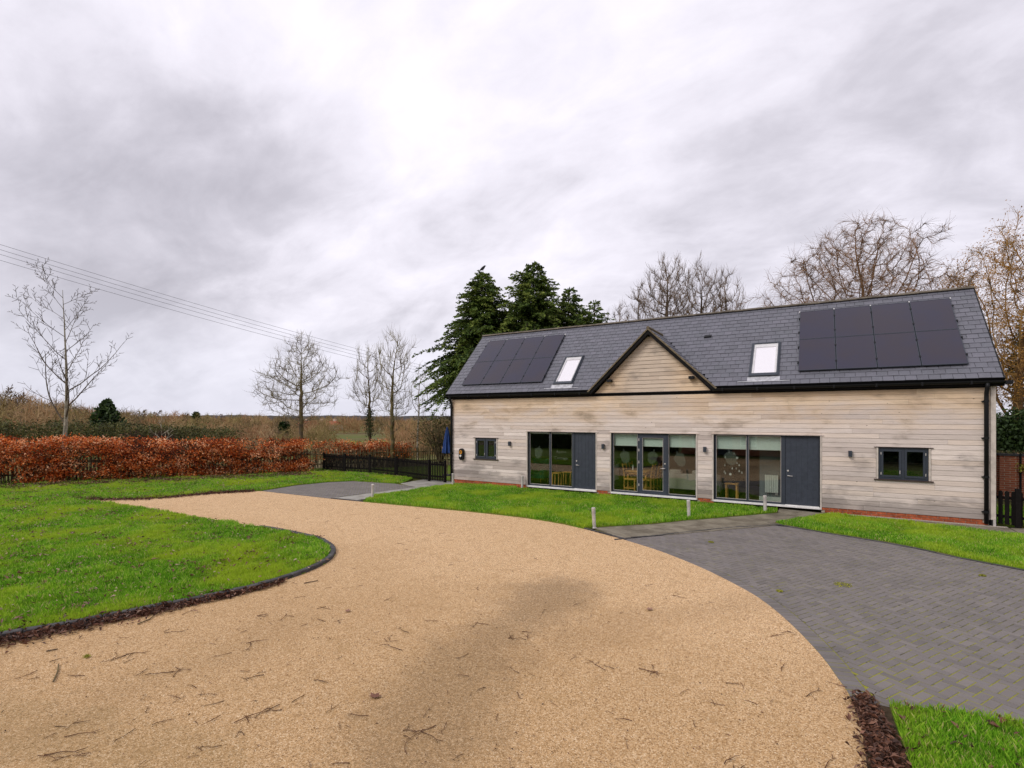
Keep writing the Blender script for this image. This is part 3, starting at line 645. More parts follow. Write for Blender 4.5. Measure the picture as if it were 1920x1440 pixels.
ip = np.array([tuple(p.to_2d()) for p, _ in walk([Vector((*p, 0)) for p in isl[18:]], .06)]); md = np.full(len(q), 9.0)
for c0 in range(0, len(q), 20000):
    md[c0:c0 + 20000] = np.sqrt(((q[c0:c0 + 20000, None, :] - ip[None]) ** 2).sum(2).min(1)) if len(q[c0:c0 + 20000]) else 9
q = q[md > .12]; d = camdist(q)
nr = d < 10.5
blades(q[nr], .062, .0075, .02, 'grass', 'bright green grass of the island lawn nearest the leaf strewn kerb')
blades(q[~nr], .065, .016, .02, 'grass', 'green grass of the far island lawn up to the beech hedge')
q = scatter(lawn_f, 2600); q = q[infront(q)]; blades(q, .07, .016, .03, 'grass', 'green grass of the lawn before the glazed front')
q = scatter(lawn_r, 3400); q = q[infront(q)]; blades(q, .06, .013, .03, 'grass', 'green grass of the wedge lawn below the plain wall')
q = scatter(lawn_b, 7000); q = q[(q[:, 1] > -15) & (q[:, 0] < 4.2)]; blades(q, .062, .006, .03, 'grass', 'green grass of the corner lawn in front of the pavers')
q = scatter([(4.0, .35), (9, .35), (9, 4.0), (4.0, 4.0)], 900); blades(q, .07, .02, .02, 'grass', 'green grass behind the black fence at the house corner')

# ---- leaf litter
def leaves(q, size, zfun, mt, name, label, cat='leaves', flat=.5, rv=None):
    n = len(q); L = size * (.45 + 1.0 * rng.random(n)); W = L * (.22 + .36 * rng.random(n)); a = rng.random(n) * 6.283
    dirv = np.stack([np.cos(a), np.sin(a), rng.normal(0, flat, n)], 1); dirv /= np.linalg.norm(dirv, axis=1)[:, None]
    side = np.stack([-np.sin(a), np.cos(a), rng.normal(0, flat, n)], 1); side /= np.linalg.norm(side, axis=1)[:, None]
    up = np.cross(dirv, side); z = zfun(n)
    c = np.stack([q[:, 0], q[:, 1], z], 1)
    v = np.zeros((n, 5, 3)); cu = (rng.random(n) * .8)[:, None] * W[:, None]
    v[:, 0] = c - dirv * L[:, None] / 2; v[:, 1] = c - side * W[:, None] / 2 + up * cu; v[:, 2] = c + dirv * L[:, None] / 2 + up * cu * .6
    v[:, 3] = c + side * W[:, None] / 2 + up * cu; v[:, 4] = c
    i = np.arange(n)[:, None] * 5; f = np.concatenate([i + [0, 1, 4], i + [1, 2, 4], i + [2, 3, 4], i + [3, 0, 4]], 0)
    if rv is None: rv = np.clip(rng.beta(1.6, 2.2, n), 0, 1)
    o = O(name, mesh_np(name, v.reshape(-1, 3), f, mt, np.repeat(rv, 5))); return tag(o, label, cat, kind='stuff')
def band(line, dens, wid, off):
    out = []
    L = [Vector((*p, 0)) for p in line]; tot = sum((b - a).length for a, b in zip(L, L[1:]))
    pts = walk(L, .02)
    n = int(tot * dens)
    for k in range(n):
        t = random.random() ** .75; p, d = pts[int(t * (len(pts) - 1))]; wl = wid(t); s = random.gauss(off(t), wl)
        out.append((p.x - d.y * s, p.y + d.x * s))
    return np.array(out)
li = isl[36:]
zz = lambda n: .012 + np.abs(rng.normal(0, .02, n))
leaves(band(isl[50:81], 900, lambda t: .035 + .16 * t, lambda t: .07 + .02 * t), .062, lambda n: .012 + np.abs(rng.normal(0, .026, n)), LITTER, 'leaf_litter', 'brown dead leaves drifted against the island kerb', flat=.55)
leaves(band(isl[58:81], 260, lambda t: .12 + .25 * t, lambda t: .1), .055, lambda n: .01 + np.abs(rng.normal(0, .01, n)), LITTER, 'leaf_litter', 'loose dead leaves spilling from the island kerb onto the drive', flat=.3)
leaves(band([(.38, -11.42), (.42, -11.8), (.46, -12.2), (.5, -12.8), (.5, -13.4)], 1700, lambda t: .05 + .04 * t, lambda t: .02), .055, lambda n: .015 + np.abs(rng.normal(0, .03, n)), LITTER, 'leaf_litter', 'brown dead leaves piled on the kerb by the corner lawn', flat=.55)
leaves(band([(-22.3, -10.5), (-20.6, -9.6), (-19.6, -8.7), (-19.2, -7.2), (-18.3, -5.9)], 1100, lambda t: .26 - .1 * t, lambda t: .12), .075, zz, LITTER, 'leaf_litter', 'brown dead leaves along the far end of the drive')
leaves(band([(-31.5, -14.0), (-26, -6.0), (-22.2, -.4)], 420, lambda t: .5, lambda t: -1.0), .08, lambda n: .05 + np.abs(rng.normal(0, .02, n)), LITTER, 'leaf_litter', 'fallen leaves on the grass at the foot of the beech hedge')
q = scatter(verge, 40); q = q[infront(q)]; q = np.concatenate([q] + [q[:160] + rng.normal(0, .09, (160, 2)) for _ in range(9)])
leaves(q, .065, lambda n: .06 + .03 * rng.random(n), LITTER, 'leaf_litter', 'dead leaves and worm casts scattered over the island lawn', rv=np.clip(rng.normal(.72, .25, len(q)), 0, 1))
q = scatter(lawn_b, 60); q = q[infront(q)]
leaves(q, .075, lambda n: .055 + .03 * rng.random(n), LITTER, 'leaf_litter', 'curled dead leaves lying on the corner lawn')
q = scatter(drive, 24); q = q[infront(q)]
leaves(q, .02, lambda n: .006 + .004 * rng.random(n), LITTER, 'leaf_litter', 'tiny bark and leaf crumbs strewn over the drive', flat=.15)

# ================================================================== THE HOUSE
XL, XR, ZB, ZE = -13.43, 3.92, .16, 3.64
house = empty('timber_house', (-4.75, 0, 0), 'long timber clad house with slate roof, central gable and glazed front', 'house')
BAYS = [(-9.70, -6.87), (-6.27, -3.36), (-2.80, .14)]
WINS = [(-12.2, -11.17, 1.09, 1.95), (1.55, 2.64, 1.08, 1.96)]
BZ0, BZ1 = .11, 2.25
# solid wall behind the boards, open at bays and windows
wl = MB()
xs = sorted([XL + .02, XR - .02] + [v for b in BAYS for v in b])
for a, b in zip(xs[::2], xs[1::2]):
    ws = [w_ for w_ in WINS if a < w_[0] < b]
    if ws:
        w_ = ws[0]; wl.box(a, w_[0], .03, .2, .02, BZ1); wl.box(w_[1], b, .03, .2, .02, BZ1); wl.box(w_[0], w_[1], .03, .2, .02, w_[2]); wl.box(w_[0], w_[1], .03, .2, w_[3], BZ1)
    else: wl.box(a, b, .03, .2, .02, BZ1)
wl.box(XL + .02, XR - .02, .03, .2, BZ1 + .001, 3.7)
wl.box(XL + .02, XL + .2, .201, 5.3, .02, 3.7); wl.box(XR - .2, XR - .02, .201, 5.3, .02, 3.7); wl.box(XL + .02, XR - .02, 5.301, 5.44, .02, 3.7)
wall = wl.obj('wall', DARKV, house)
# boards
def plank_mesh(name):
    b = MB(); h = .1345      # unit length along x, tapered: foot proud, head tucked in
    b.v = [(x, y, z) for x in (0, 1) for (y, z) in ((.028, 0), (-.020, 0), (-.022, .004), (-.0135, h - .003), (-.011, h), (.028, h))]
    for i in range(6): b.f.append([i, (i + 1) % 6, 6 + (i + 1) % 6, 6 + i])
    b.f += [[5, 4, 3, 2, 1, 0], [6, 7, 8, 9, 10, 11]]; return b.mesh(name, CLAD)
pm = plank_mesh('plank')
ROW = .1365
def spans(z0, z1):
    out = [(XL + .03, XR - .03)]
    cuts = []
    if z0 < BZ1 - .03: cuts += [(a - .06, b + .045) for a, b in BAYS]
    for a, b, c, d in WINS:
        if z1 > c - .06 and z0 < d + .03: cuts.append((a - .06, b + .06))
    for a, b in cuts:
        nx = []
        for s, e in out:
            if b <= s or a >= e: nx.append((s, e)); continue
            if a > s: nx.append((s, a))
            if b < e: nx.append((b, e))
        out = nx
    return out
NR = 25
def filler(a, b, z0, z1):
    if z1 - z0 > .012: O('plank', pm, wall, (a, 0, z0), scale=(b - a, 1, (z1 - z0 - .002) / .1345))
for r in range(NR):
    z0 = ZB + r * ROW; z1 = z0 + ROW
    if z0 < BZ1 - .03 and z1 > BZ1 + .03:
        for a, b in BAYS: filler(a - .06, b + .045, 2.278, z1)
    for a, b, c, d in WINS:
        if z0 < c - .04 < z1: filler(a - .06, b + .06, z0, c - .036)
        if z0 < d + .03 < z1: filler(a - .06, b + .06, d + .02, z1)
    for s, e in spans(z0, z1):
        x = s; first = True
        while x < e - .01:
            L = random.uniform(1.0, 3.0) if first else random.uniform(2.0, 4.2)
            first = False
            x2 = x + L
            if e - x2 < .6: x2 = e
            O('plank', pm, wall, (x + .001, 0, z0), scale=(x2 - x - .002, 1, 1)); x = x2
# gable boards
GX, GH, GZ0, GZT = -4.90, 2.06, 3.68, 5.72
gable = MB(); gable.prism([(GX - 2.02, GZ0), (GX + 2.02, GZ0), (GX, GZT - .02)], .03, .2, lambda x, z, y: (x, y, z))
gable = gable.obj('gable_wall', DARKV, house)
r = 0
while GZ0 + .01 + r * ROW < GZT - .2:
    z0 = GZ0 + .01 + r * ROW; z1 = z0 + .133
    w0 = (GZT - z0) / (GZT - GZ0) * 2.0; w1 = (GZT - z1) / (GZT - GZ0) * 2.0
    cuts = [-1.0, random.uniform(-.4, .5), 1.0] if r < 6 and r % 2 == 0 else ([-1, random.uniform(-.7, .6), 1] if r < 8 else [-1, 1])
    for u0, u1 in zip(cuts, cuts[1:]):
        xa, xb = GX + u0 * w0 if u0 == -1 else GX + u0, GX + u1 * w0 if u1 == 1 else GX + u1
        xc, xd = GX + u0 * w1 if u0 == -1 else GX + u0, GX + u1 * w1 if u1 == 1 else GX + u1
        if abs(u0) < 1 and abs(u0) > w1: continue
        e = .001
        MB().hexa([(xa + e, -.024, z0), (xb - e, -.024, z0), (xb - e, .028, z0), (xa + e, .028, z0), (xc + e, -.008, z1), (xd - e, -.008, z1), (xd - e, .028, z1), (xc + e, .028, z1)]).obj('plank', CLAD, gable)
    r += 1
MB().box(GX - 2.1, GX + 2.1, -.05, .0, 3.655, 3.685).obj('gable_flashing', DARKV, house)
# corner boards and opening trims
for a, b in ((XL - .04, XL + .028), (XR - .028, XR + .075)):
    MB().box(a, b, -.04, .1, .17, 3.66).obj('corner_board', TRIM, house, bevel=.004)
trims = []
for a, b in BAYS:
    for x in (a - .058, b + .003):
        MB().box(x, x + .04, -.032, .12, .08, 2.252).obj('trim', TRIM, house, bevel=.003)
    MB().box(a - .1, b + .1, -.04, .12, 2.256, 2.276).obj('head_trim', CLAD, house, bevel=.003)
# brick plinth
bk = MB().box(0, .213, -.006, .02, 0, .064).mesh('brick', BRICK)
for a, b in zip(xs[::2], xs[1::2]):
    plinth = MB().box(a + .03, b - .03, .006, .028, .0, .158).obj('plinth', MORTAR, house)
    for row in range(2):
        x = a + .12 - (.11 if row else 0)
        while x < b - .15:
            if x > a: O('brick', bk, plinth, (x, random.uniform(-.002, .002), .012 + row * .074))
            x += .225

# ---- glazing bays
def leaf_outline(s):         # acorn: cup, nut, stalk
    nut = [(-.42 * s, .12 * s)] + [(-.42 * s * math.cos(t), .12 * s - .72 * s * math.sin(t) ** .8 * (1)) for t in np.linspace(.25, math.pi - .25, 11)] + [(.42 * s, .12 * s)]
    cup = [(.5 * s, .16 * s), (.42 * s, .36 * s), (.2 * s, .5 * s), (.06 * s, .54 * s), (.1 * s, .74 * s), (0, .76 * s), (-.05 * s, .54 * s), (-.2 * s, .5 * s), (-.42 * s, .36 * s), (-.5 * s, .16 * s)]
    return nut + cup
def decal(parent, x, z, s, tilt):
    c, sn = math.cos(tilt), math.sin(tilt); out = [(x + p[0] * c - p[1] * sn, z + p[0] * sn + p[1] * c) for p in leaf_outline(s)]
    MB().prism(out, .111, .112, lambda a, b, y: (a, y, b)).obj('acorn_decal', FROST, parent)
FY0, FY1, GY = .05, .12, .085
def frame_rect(b, x0, x1, z0, z1, t, y0=FY0, y1=FY1):
    b.box(x0, x0 + t, y0, y1, z0, z1); b.box(x1 - t, x1, y0, y1, z0, z1)
    b.box(x0 + t, x1 - t, y0, y1, z0, z0 + t); b.box(x0 + t, x1 - t, y0, y1, z1 - t, z1)
def pane(parent, x0, x1, z0, z1, y=GY):
    bd = MB()
    for a in ((x0, x0 + .012, z0, z1), (x1 - .012, x1, z0, z1), (x0 + .012, x1 - .012, z0, z0 + .012), (x0 + .012, x1 - .012, z1 - .012, z1)):
        bd.box(a[0], a[1], y - .02, y - .006, a[2], a[3])
    bd.obj('glazing_bead', STEEL, parent)
    return MB().box(x0, x1, y, y + .006, z0, z1).obj('pane', GLASS, parent)
def solid_door(x0, x1, z0, z1, label):
    dr = MB().box(x0, x1, .07, .115, z0, z1).obj('door', ANTHD, house); dr['label'] = label
    n = 6; wb = (x1 - x0 - .02) / n
    for i in range(n):
        MB().box(x0 + .01 + i * wb + .0012, x0 + .01 + (i + 1) * wb - .0012, .06, .0695, z0 + .01, z1 - .01).obj('board', ANTHD, dr, bevel=.0015)
    hx = x0 + .075
    h = MB(); h.lathe([(.026, 0), (.026, .008)], 12); me = h.mesh('handle', STEEL, True)
    hd_ = MB(); hd_.tube([(hx, .06, 1.03), (hx, .005, 1.03), (hx + .02, -.005, 1.03), (hx + .13, -.005, 1.025)], [.02, .012, .011, .01], 8); hd_.obj('handle', STEEL, dr, smooth=True)
    MB().tube([(hx, .062, 1.18), (hx, .045, 1.18)], [.026, .026], 12).obj('lock', STEEL, dr)
    MB().box(x0 - .005, x1 + .005, -.02, .12, z0 - .05, z0 - .004).obj('threshold', WHITE, dr, bevel=.004)
    return dr
def bay(i, panes, posts, extra_bottom=True):
    a, b = BAYS[i]; f = MB()
    f.box(a, a + .05, FY0, FY1, BZ0 + .03, BZ1); f.box(b - .02, b, FY0, FY1, BZ0 + .03, BZ1); f.box(a + .05, b - .02, FY0, FY1, BZ1 - .03, BZ1)
    for x0, x1 in posts: f.box(x0, x1, FY0 - .006, FY1 + .006, BZ0 + .03, BZ1 - .03)
    for x0, x1, z0, z1 in panes:
        f.box(x0, x1, FY0, FY1, BZ0 + .03, z0)
    o = f.obj('glazing_frame', ANTH, house, bevel=.003)
    MB().box(a - .02, b + .02, -.03, .13, BZ0 - .03, BZ0 + .028).obj('sill', WHITE, o, bevel=.004)
    for p in panes: pane(o, *p)
    return o
G1 = bay(0, [(-9.65, -8.79, .2, 2.22), (-8.72, -7.84, .2, 2.22)], [(-8.79, -8.72), (-7.84, -7.73)])
solid_door(-7.73, -6.89, .155, 2.22, 'dark grey boarded front door of the left unit')
decal(G1, fx(1009.5, .11), fz(1009.5, 849, .11), .38, R(-8))
G2 = bay(1, [(-6.22, -5.35, .2, 2.22), (-4.27, -3.38, .2, 2.22)], [(-5.345, -5.29), (-4.33, -4.275)])
gd = MB(); frame_rect(gd, -5.288, -4.332, .145, 2.215, .12, .045, .105)
gd = gd.obj('door', ANTHD, house, bevel=.003); gd['label'] = 'dark grey glazed door in the middle glazing'
pane(gd, -5.168, -4.452, .265, 2.095, .075)
MB().tube([(-4.39, .05, 1.06), (-4.39, .0, 1.06), (-4.41, -.01, 1.06), (-4.53, -.01, 1.055)], [.02, .012, .011, .01], 8).obj('handle', STEEL, gd, smooth=True)
MB().tube([(-4.39, .05, 1.22), (-4.39, .035, 1.22)], [.026, .026], 12).obj('lock', STEEL, gd)
for z in (.4, 1.2, 1.62, 1.98): MB().box(-5.3, -5.275, .028, .046, z, z + .09).obj('hinge', STEEL, gd)
decal(G2, fx(1172, .11), fz(1172, 857, .11), .38, R(14)); decal(G2, fx(1275, .11), fz(1275, 862, .11), .4, R(25))
decal(gd, fx(1223, .11), fz(1223, 858, .11), .38, R(-12))
G3 = bay(2, [(-2.75, -1.85, .2, 2.22), (-1.79, -.88, .2, 2.22)], [(-1.85, -1.79), (-.88, -.77)])
solid_door(-.77, .118, .155, 2.22, 'dark grey boarded front door of the right unit')
decal(G3, fx(1370, .11), fz(1370, 859, .11), .4, R(16))
for txt, y, sz in (('Acorn', 849.5, .15), ('Cottage', 861, .15)):
    cu = bpy.data.curves.new('lettering', 'FONT'); cu.body = txt; cu.size = sz; cu.extrude = .0006; cu.space_character = 1.15; cu.align_x = 'CENTER'
    cu.materials.append(FROST); x = fx(1052, .083)
    _t = bpy.data.objects.new('lettering', cu); COL.objects.link(_t); bpy.context.view_layer.update(); _me = bpy.data.meshes.new_from_object(_t.evaluated_get(bpy.context.evaluated_depsgraph_get())); bpy.data.objects.remove(_t); _me.materials.clear(); _me.materials.append(FROST); link_o = bpy.data.objects.new('lettering', _me); link_o.location = (x, .083, fz(1052, y, .083)); link_o.rotation_euler = (R(90), 0, 0); link(link_o, G1)

# ---- casement windows
for k, (a, b, c, d) in enumerate(WINS):
    f = MB(); frame_rect(f, a, b, c, d, .05, .0, .1); mid = (a + b) / 2; f.box(mid - .03, mid + .03, .0, .1, c + .05, d - .05)
    o = f.obj('window', ANTH, house, bevel=.003); o['label'] = ('small dark casement window near the left corner', 'dark casement window right of the right door')[k]
    for s, e in ((a + .052, mid - .032), (mid + .032, b - .052)):
        fr = MB(); frame_rect(fr, s, e, c + .052, d - .052, .055, -.015, .055); fr.obj('casement', ANTH, o, bevel=.004)
        MB().box(s + .055, e - .055, .02, .026, c + .107, d - .107).obj('pane', GLASS, o)
    for x in (a + .045, b - .06):
        for z in (c + .12, d - .2): MB().box(x, x + .016, -.022, -.001, z, z + .07).obj('hinge', STEEL, o)
    MB().box(mid - .075, mid - .06, -.02, -.016, c + .16, c + .25).obj('handle', STEEL, o)
    MB().box(a - .11, b + .11, -.07, .05, c - .035, c - .002).obj('sill', SILLM, o, bevel=.004)
    MB().box(a - .11, b + .11, -.05, .05, d + .005, d + .018).obj('head_trim', SILLM, o)
    for x in (a - .055, b + .01): MB().box(x, x + .045, -.035, .05, c, d + .003).obj('trim', TRIM, o, bevel=.003)
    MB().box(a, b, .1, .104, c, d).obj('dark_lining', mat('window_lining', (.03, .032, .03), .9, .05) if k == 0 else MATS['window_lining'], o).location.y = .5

# ---- roof
EY, EZ, RY, RZ = -.2, 3.80, 2.72, 6.72
RX0, RX1 = -13.62, 4.10
C45 = math.sqrt(.5); SL = (RY - EY) / C45
def rp(X, s, n=0.0): return Vector((X, EY + s * C45 - n * C45, EZ + s * C45 + n * C45))
ROOFROT = (R(45), 0, 0)
rf = MB()
for xa, xb, sa in ((RX0, GX - 2.1, 0), (GX - 2.1, GX + 2.1, .66), (GX + 2.1, RX1, 0)):
    rf.hexa([rp(xa, sa, -.16), rp(xb, sa, -.16), rp(xb, SL, -.16), rp(xa, SL, -.16), rp(xa, sa, -.012), rp(xb, sa, -.012), rp(xb, SL, -.012), rp(xa, SL, -.012)])
bk_ = lambda p: Vector((p.x, 2 * RY - p.y, p.z))
rf.hexa([bk_(rp(RX0, 0, -.16)), bk_(rp(RX1, 0, -.16)), bk_(rp(RX1, SL, -.16)), bk_(rp(RX0, SL, -.16)), bk_(rp(RX0, 0, 0)), bk_(rp(RX1, 0, 0)), bk_(rp(RX1, SL, 0)), bk_(rp(RX0, SL, 0))])
for x0, x1 in ((XL + .05, XL + .18), (XR - .18, XR - .05)):    # gable ends
    rf.prism([(0.05, 3.6), (5.4, 3.6), (2.72, 6.5)], x0, x1, lambda y, z, x: (x, y, z))
roof = rf.obj('roof', DARKV, house)
GA, SWD = .2065, .25
nc = int(round(SL / GA)); GA = SL / nc
def slate_mesh():
    b = MB(); wv, L, t = SWD - .009, GA + .06, .006
    b.v = [(x, y, z) for x in (-wv / 2, wv / 2) for (y, z) in ((0, .006), (0, .019), (L, .0035), (L, -.003))]
    b.f = [[0, 1, 2, 3], [7, 6, 5, 4], [0, 4, 5, 1], [1, 5, 6, 2], [2, 6, 7, 3], [3, 7, 4, 0]]
    return b.mesh('slate', SLATE)
sm = slate_mesh(); sv = np.array([v.co for v in sm.vertices]); sf = np.array([list(p.vertices) for p in sm.polygons])
skl = [(-8.60, -7.84, .34, 1.99), (-1.76, -.97, .36, 2.02)]       # roof windows: X0, X1, slope from, to
def in_gable(x, s):
    z = EZ + s * C45; return abs(x - GX) < (5.80 - z) / (5.80 - 3.79) * 2.12 - .05
pos = []
for rI in range(nc):
    s = rI * GA; iv = [(RX0, RX1)]
    for a, b, c, d in skl:
        if c - .02 < s + GA / 2 < d + .02: iv = [q for lo, hi in iv for q in ((lo, a), (b, hi)) if q[1] - q[0] > .03] if any(lo < a and hi > b for lo, hi in iv) else iv
    if len(iv) == 2 and any(iv[i][1] > iv[i + 1][0] for i in range(len(iv) - 1)): iv = [(RX0, skl[0][0]), (skl[0][1], skl[1][0]), (skl[1][1], RX1)]
    cutl = [(a, b) for a, b, c, d in skl if c - .02 < s + GA / 2 < d + .02]
    edges = [RX0] + [v for ab in cutl for v in ab] + [RX1]; iv = list(zip(edges[::2], edges[1::2]))
    x = RX0 - (SWD / 2 if rI % 2 else 0)
    while x < RX1:
        for lo, hi in iv:
            l2, h2 = max(x, lo), min(x + SWD, hi)
            if h2 - l2 > .025:
                xc = (l2 + h2) / 2
                if not in_gable(xc, s + GA / 2): pos.append((xc, s, (h2 - l2) / SWD))
        x += SWD
# the slates that show largest are those nearest the camera; the ones under the solar panels stay in the mass
def under_panel(x, s): return (-.45 < x < 3.5 or -13.0 < x < -9.2) and .5 < s < 3.6
pos.sort(key=lambda p: (rp(p[0], p[1]) - CAM).length + (100 if under_panel(p[0], p[1]) else 0))
V, Fc, Rn = [], [], []
Mrot = np.array(Matrix.Rotation(R(45), 3, 'X'))
for k, (x, s, sc) in enumerate(pos):
    jz = random.uniform(-.0015, .0025); ja = random.gauss(0, .006)
    p = rp(x, s + random.gauss(0, .002), jz)
    if k < 290:
        O('slate', sm, roof, p, rot=(R(45) + random.gauss(0, .008), ja * .5, ja), scale=(sc, 1, 1))
    else:
        q = sv.copy(); q[:, 0] *= sc; q[:, 1] += q[:, 0] * ja; q = q @ Mrot.T + np.array(p); Fc.append(sf + len(V) * 8); V.append(q); Rn += [random.random()] * 8
so = O('slates', mesh_np('slates', np.concatenate(V), np.concatenate(Fc), SLATE, Rn), roof); so['kind'] = 'stuff'
x = RX0 - .02
rt = MB(); n = 7; Lr = .44
for xx in (0, Lr):
    for k in range(n):
        t = math.pi * (k / (n - 1)); rt.v.append((xx, -math.cos(t) * .13, math.sin(t) * .075 + .0))
    for k in range(n):
        t = math.pi * (k / (n - 1)); rt.v.append((xx, -math.cos(t) * .112, math.sin(t) * .06 - .012))
for k in range(n - 1):
    rt.f += [[k, k + 1, 2 * n + k + 1, 2 * n + k], [n + k, 2 * n + n + k, 2 * n + n + k + 1, n + k + 1], [k, n + k, n + k + 1, k + 1], [2 * n + k, 2 * n + k + 1, 3 * n + k + 1, 3 * n + k]]
rt.f += [[0, 2 * n, 3 * n, n], [n - 1, 2 * n - 1, 4 * n - 1, 3 * n - 1]]
rm = rt.mesh('ridge_tile', RIDGE)
while x < RX1:
    O('ridge_tile', rm, roof, (x, RY, RZ - .035 + random.uniform(-.004, .004)), rot=(random.gauss(0, .02), 0, random.gauss(0, .004)), scale=(min(1, (RX1 + .02 - x) / .44), 1, 1)); x += .445
# verge edges
for X0, X1 in ((RX0 - .03, RX0 - .004), (RX1 + .004, RX1 + .03)):
    MB().hexa([rp(X0, -.02, -.15), rp(X1, -.02, -.15), rp(X1, SL, -.15), rp(X0, SL, -.15), rp(X0, -.02, .012), rp(X1, -.02, .012), rp(X1, SL, .012), rp(X0, SL, .012)]).obj('verge_board', BLACKP, roof)
# gable roof
AZ = 5.83                                       # apex of the gable's slates
def gp(u, s_, y, dn=0):                          # u side -1/1, s_ from apex down the slope 0..1
    hw = 2.13; return Vector((GX + u * (hw * s_ + dn * .7), y, AZ - (AZ - 3.79) * s_ + dn * .7))
gr = MB()
for u in (-1, 1):
    yv = lambda s_: gp(u, s_, 0).z - (EZ - EY) + .01      # where it meets the main slope
    a0, a1 = gp(u, 0, -.2), gp(u, 1, -.2)
    b0, b1 = gp(u, 0, yv(0)), gp(u, 1, max(yv(1), -.19))
    dn = Vector((0, 0, -.06)); up = Vector((0, 0, .012))
    gr.hexa([a0 + dn, a1 + dn, b1 + dn, b0 + dn, a0 + up, a1 + up, b1 + up, b0 + up])
gro = gr.obj('gable_roof', SLATE, house)
# courses of slates over the little roof's two slopes
for u in (-1, 1):
    nn = 13
    for i in range(nn):
        s0 = 1 - i / nn; s1 = 1 - (i + 1) / nn
        y1 = gp(u, (s0 + s1) / 2, 0).z - (EZ - EY) + .0
        if y1 < -.1: continue
        p = [gp(u, s0, -.21), gp(u, s0, y1), gp(u, max(s1 - .01, 0), y1), gp(u, max(s1 - .01, 0), -.21)]
        lift = Vector((u * .02, 0, .03)); low = Vector((u * .004, 0, .013))
        MB().hexa([p[0] + low, p[1] + low, p[2] + low, p[3] + low, p[0] + lift, p[1] + lift, p[2] + low * 1.3, p[3] + low * 1.3]).obj('slate_course', SLATE, gro)
for u in (-1, 1):
    # pale verge edge, black bargeboard below, dark soffit behind
    A, B = gp(u, -.005, 0), gp(u, 1.03, 0); n_ = Vector((u * (AZ - 3.79), 0, 2.13)).normalized()
    def bar(n0, n1, y0, y1, a=A, b=B):
        m_ = MB(); P = []
        for nn_ in (n0, n1):
            for pt, y in ((a, y0), (b, y0), (b, y1), (a, y1)):
                q = pt + n_ * nn_; 
                if pt is a: q = Vector((GX + .0 * u, 0, AZ + nn_ / n_.z))
                P.append((q.x, y, q.z))
        return m_.hexa(P)
    bar(-.02, .03, -.255, -.2).obj('verge', VERGE, gro, bevel=.004)
    bar(-.125, -.026, -.225, -.19).obj('bargeboard', MATTB, gro)
    bar(-.12, -.06, -.188, .02).obj('soffit', MATTB, gro)
    q = gp(u, .70, 0)
    MB().box(min(q.x, q.x - u * .16), max(q.x, q.x - u * .16), -.2, .0, q.z - .33, q.z - .24).obj('purlin_end', BLACKP, gro)
MB().tube([(GX, -.26, AZ + .05), (GX, 1.7, AZ + .05)], .05, 6).obj('ridge_roll', VERGE, gro)

# eaves: fascia, gutters, downpipes
def eave(x0, x1):
    MB().box(x0, x1, -.12, -.06, 3.60, 3.75).obj('fascia', MATTB, house)
    MB().box(x0, x1, -.06, .03, 3.625, 3.645).obj('soffit', BLACKP, house)
    g_ = MB(); n = 8; 
    prof = [(-.19 + -.062 * math.cos(math.pi * k / n), 3.735 - .075 * math.sin(math.pi * k / n)) for k in range(n + 1)]
    for xx in (x0 - .06, x1 + .06):
        g_.v += [(xx, y, z) for y, z in prof]
    for k in range(n): g_.f.append([k, k + 1, n + 2 + k, n + 1 + k])
    g_.f += [list(range(n + 1)), list(range(n + 1, 2 * n + 2))[::-1]]
    o = g_.obj('gutter', BLACKP, house)
    k = x0 + .2
    while k < x1: MB().box(k, k + .04, -.262, -.12, 3.65, 3.742).obj('bracket', BLACKP, o); k += 1.0
eave(RX0 - .02, -7.06); eave(-2.74, RX1 + .04)
MB().box(RX1 + .03, RX1 + .17, -.26, -.1, 3.64, 3.73).obj('gutter_end', BLACKP, house)
for x in (XL + .02, XR - .12):
    d_ = MB().tube([(x, -.19, 3.68), (x, -.19, 3.58), (x, -.09, 3.42), (x, -.085, 3.3), (x, -.085, .06)], [.05, .05, .048, .048, .048], 12).obj('downpipe', BLACKP, house, smooth=True)
    for z in (.35, 1.25, 2.25, 3.2):
        MB().box(x - .085, x + .05, -.1, -.02, z, z + .03).obj('clip', BLACKP, d_)
        MB().tube([(x, -.085, z - .01), (x, -.085, z + .05)], .057, 12).obj('collar', BLACKP, d_)
MB().box(XR - .02, XR + .08, -.05, .08, .0, .165).obj('corner_foot', DARKV, house)
MB().box(XR + .01, XR + .06, -.1, -.05, .0, .17).obj('drain_box', STEEL, house)

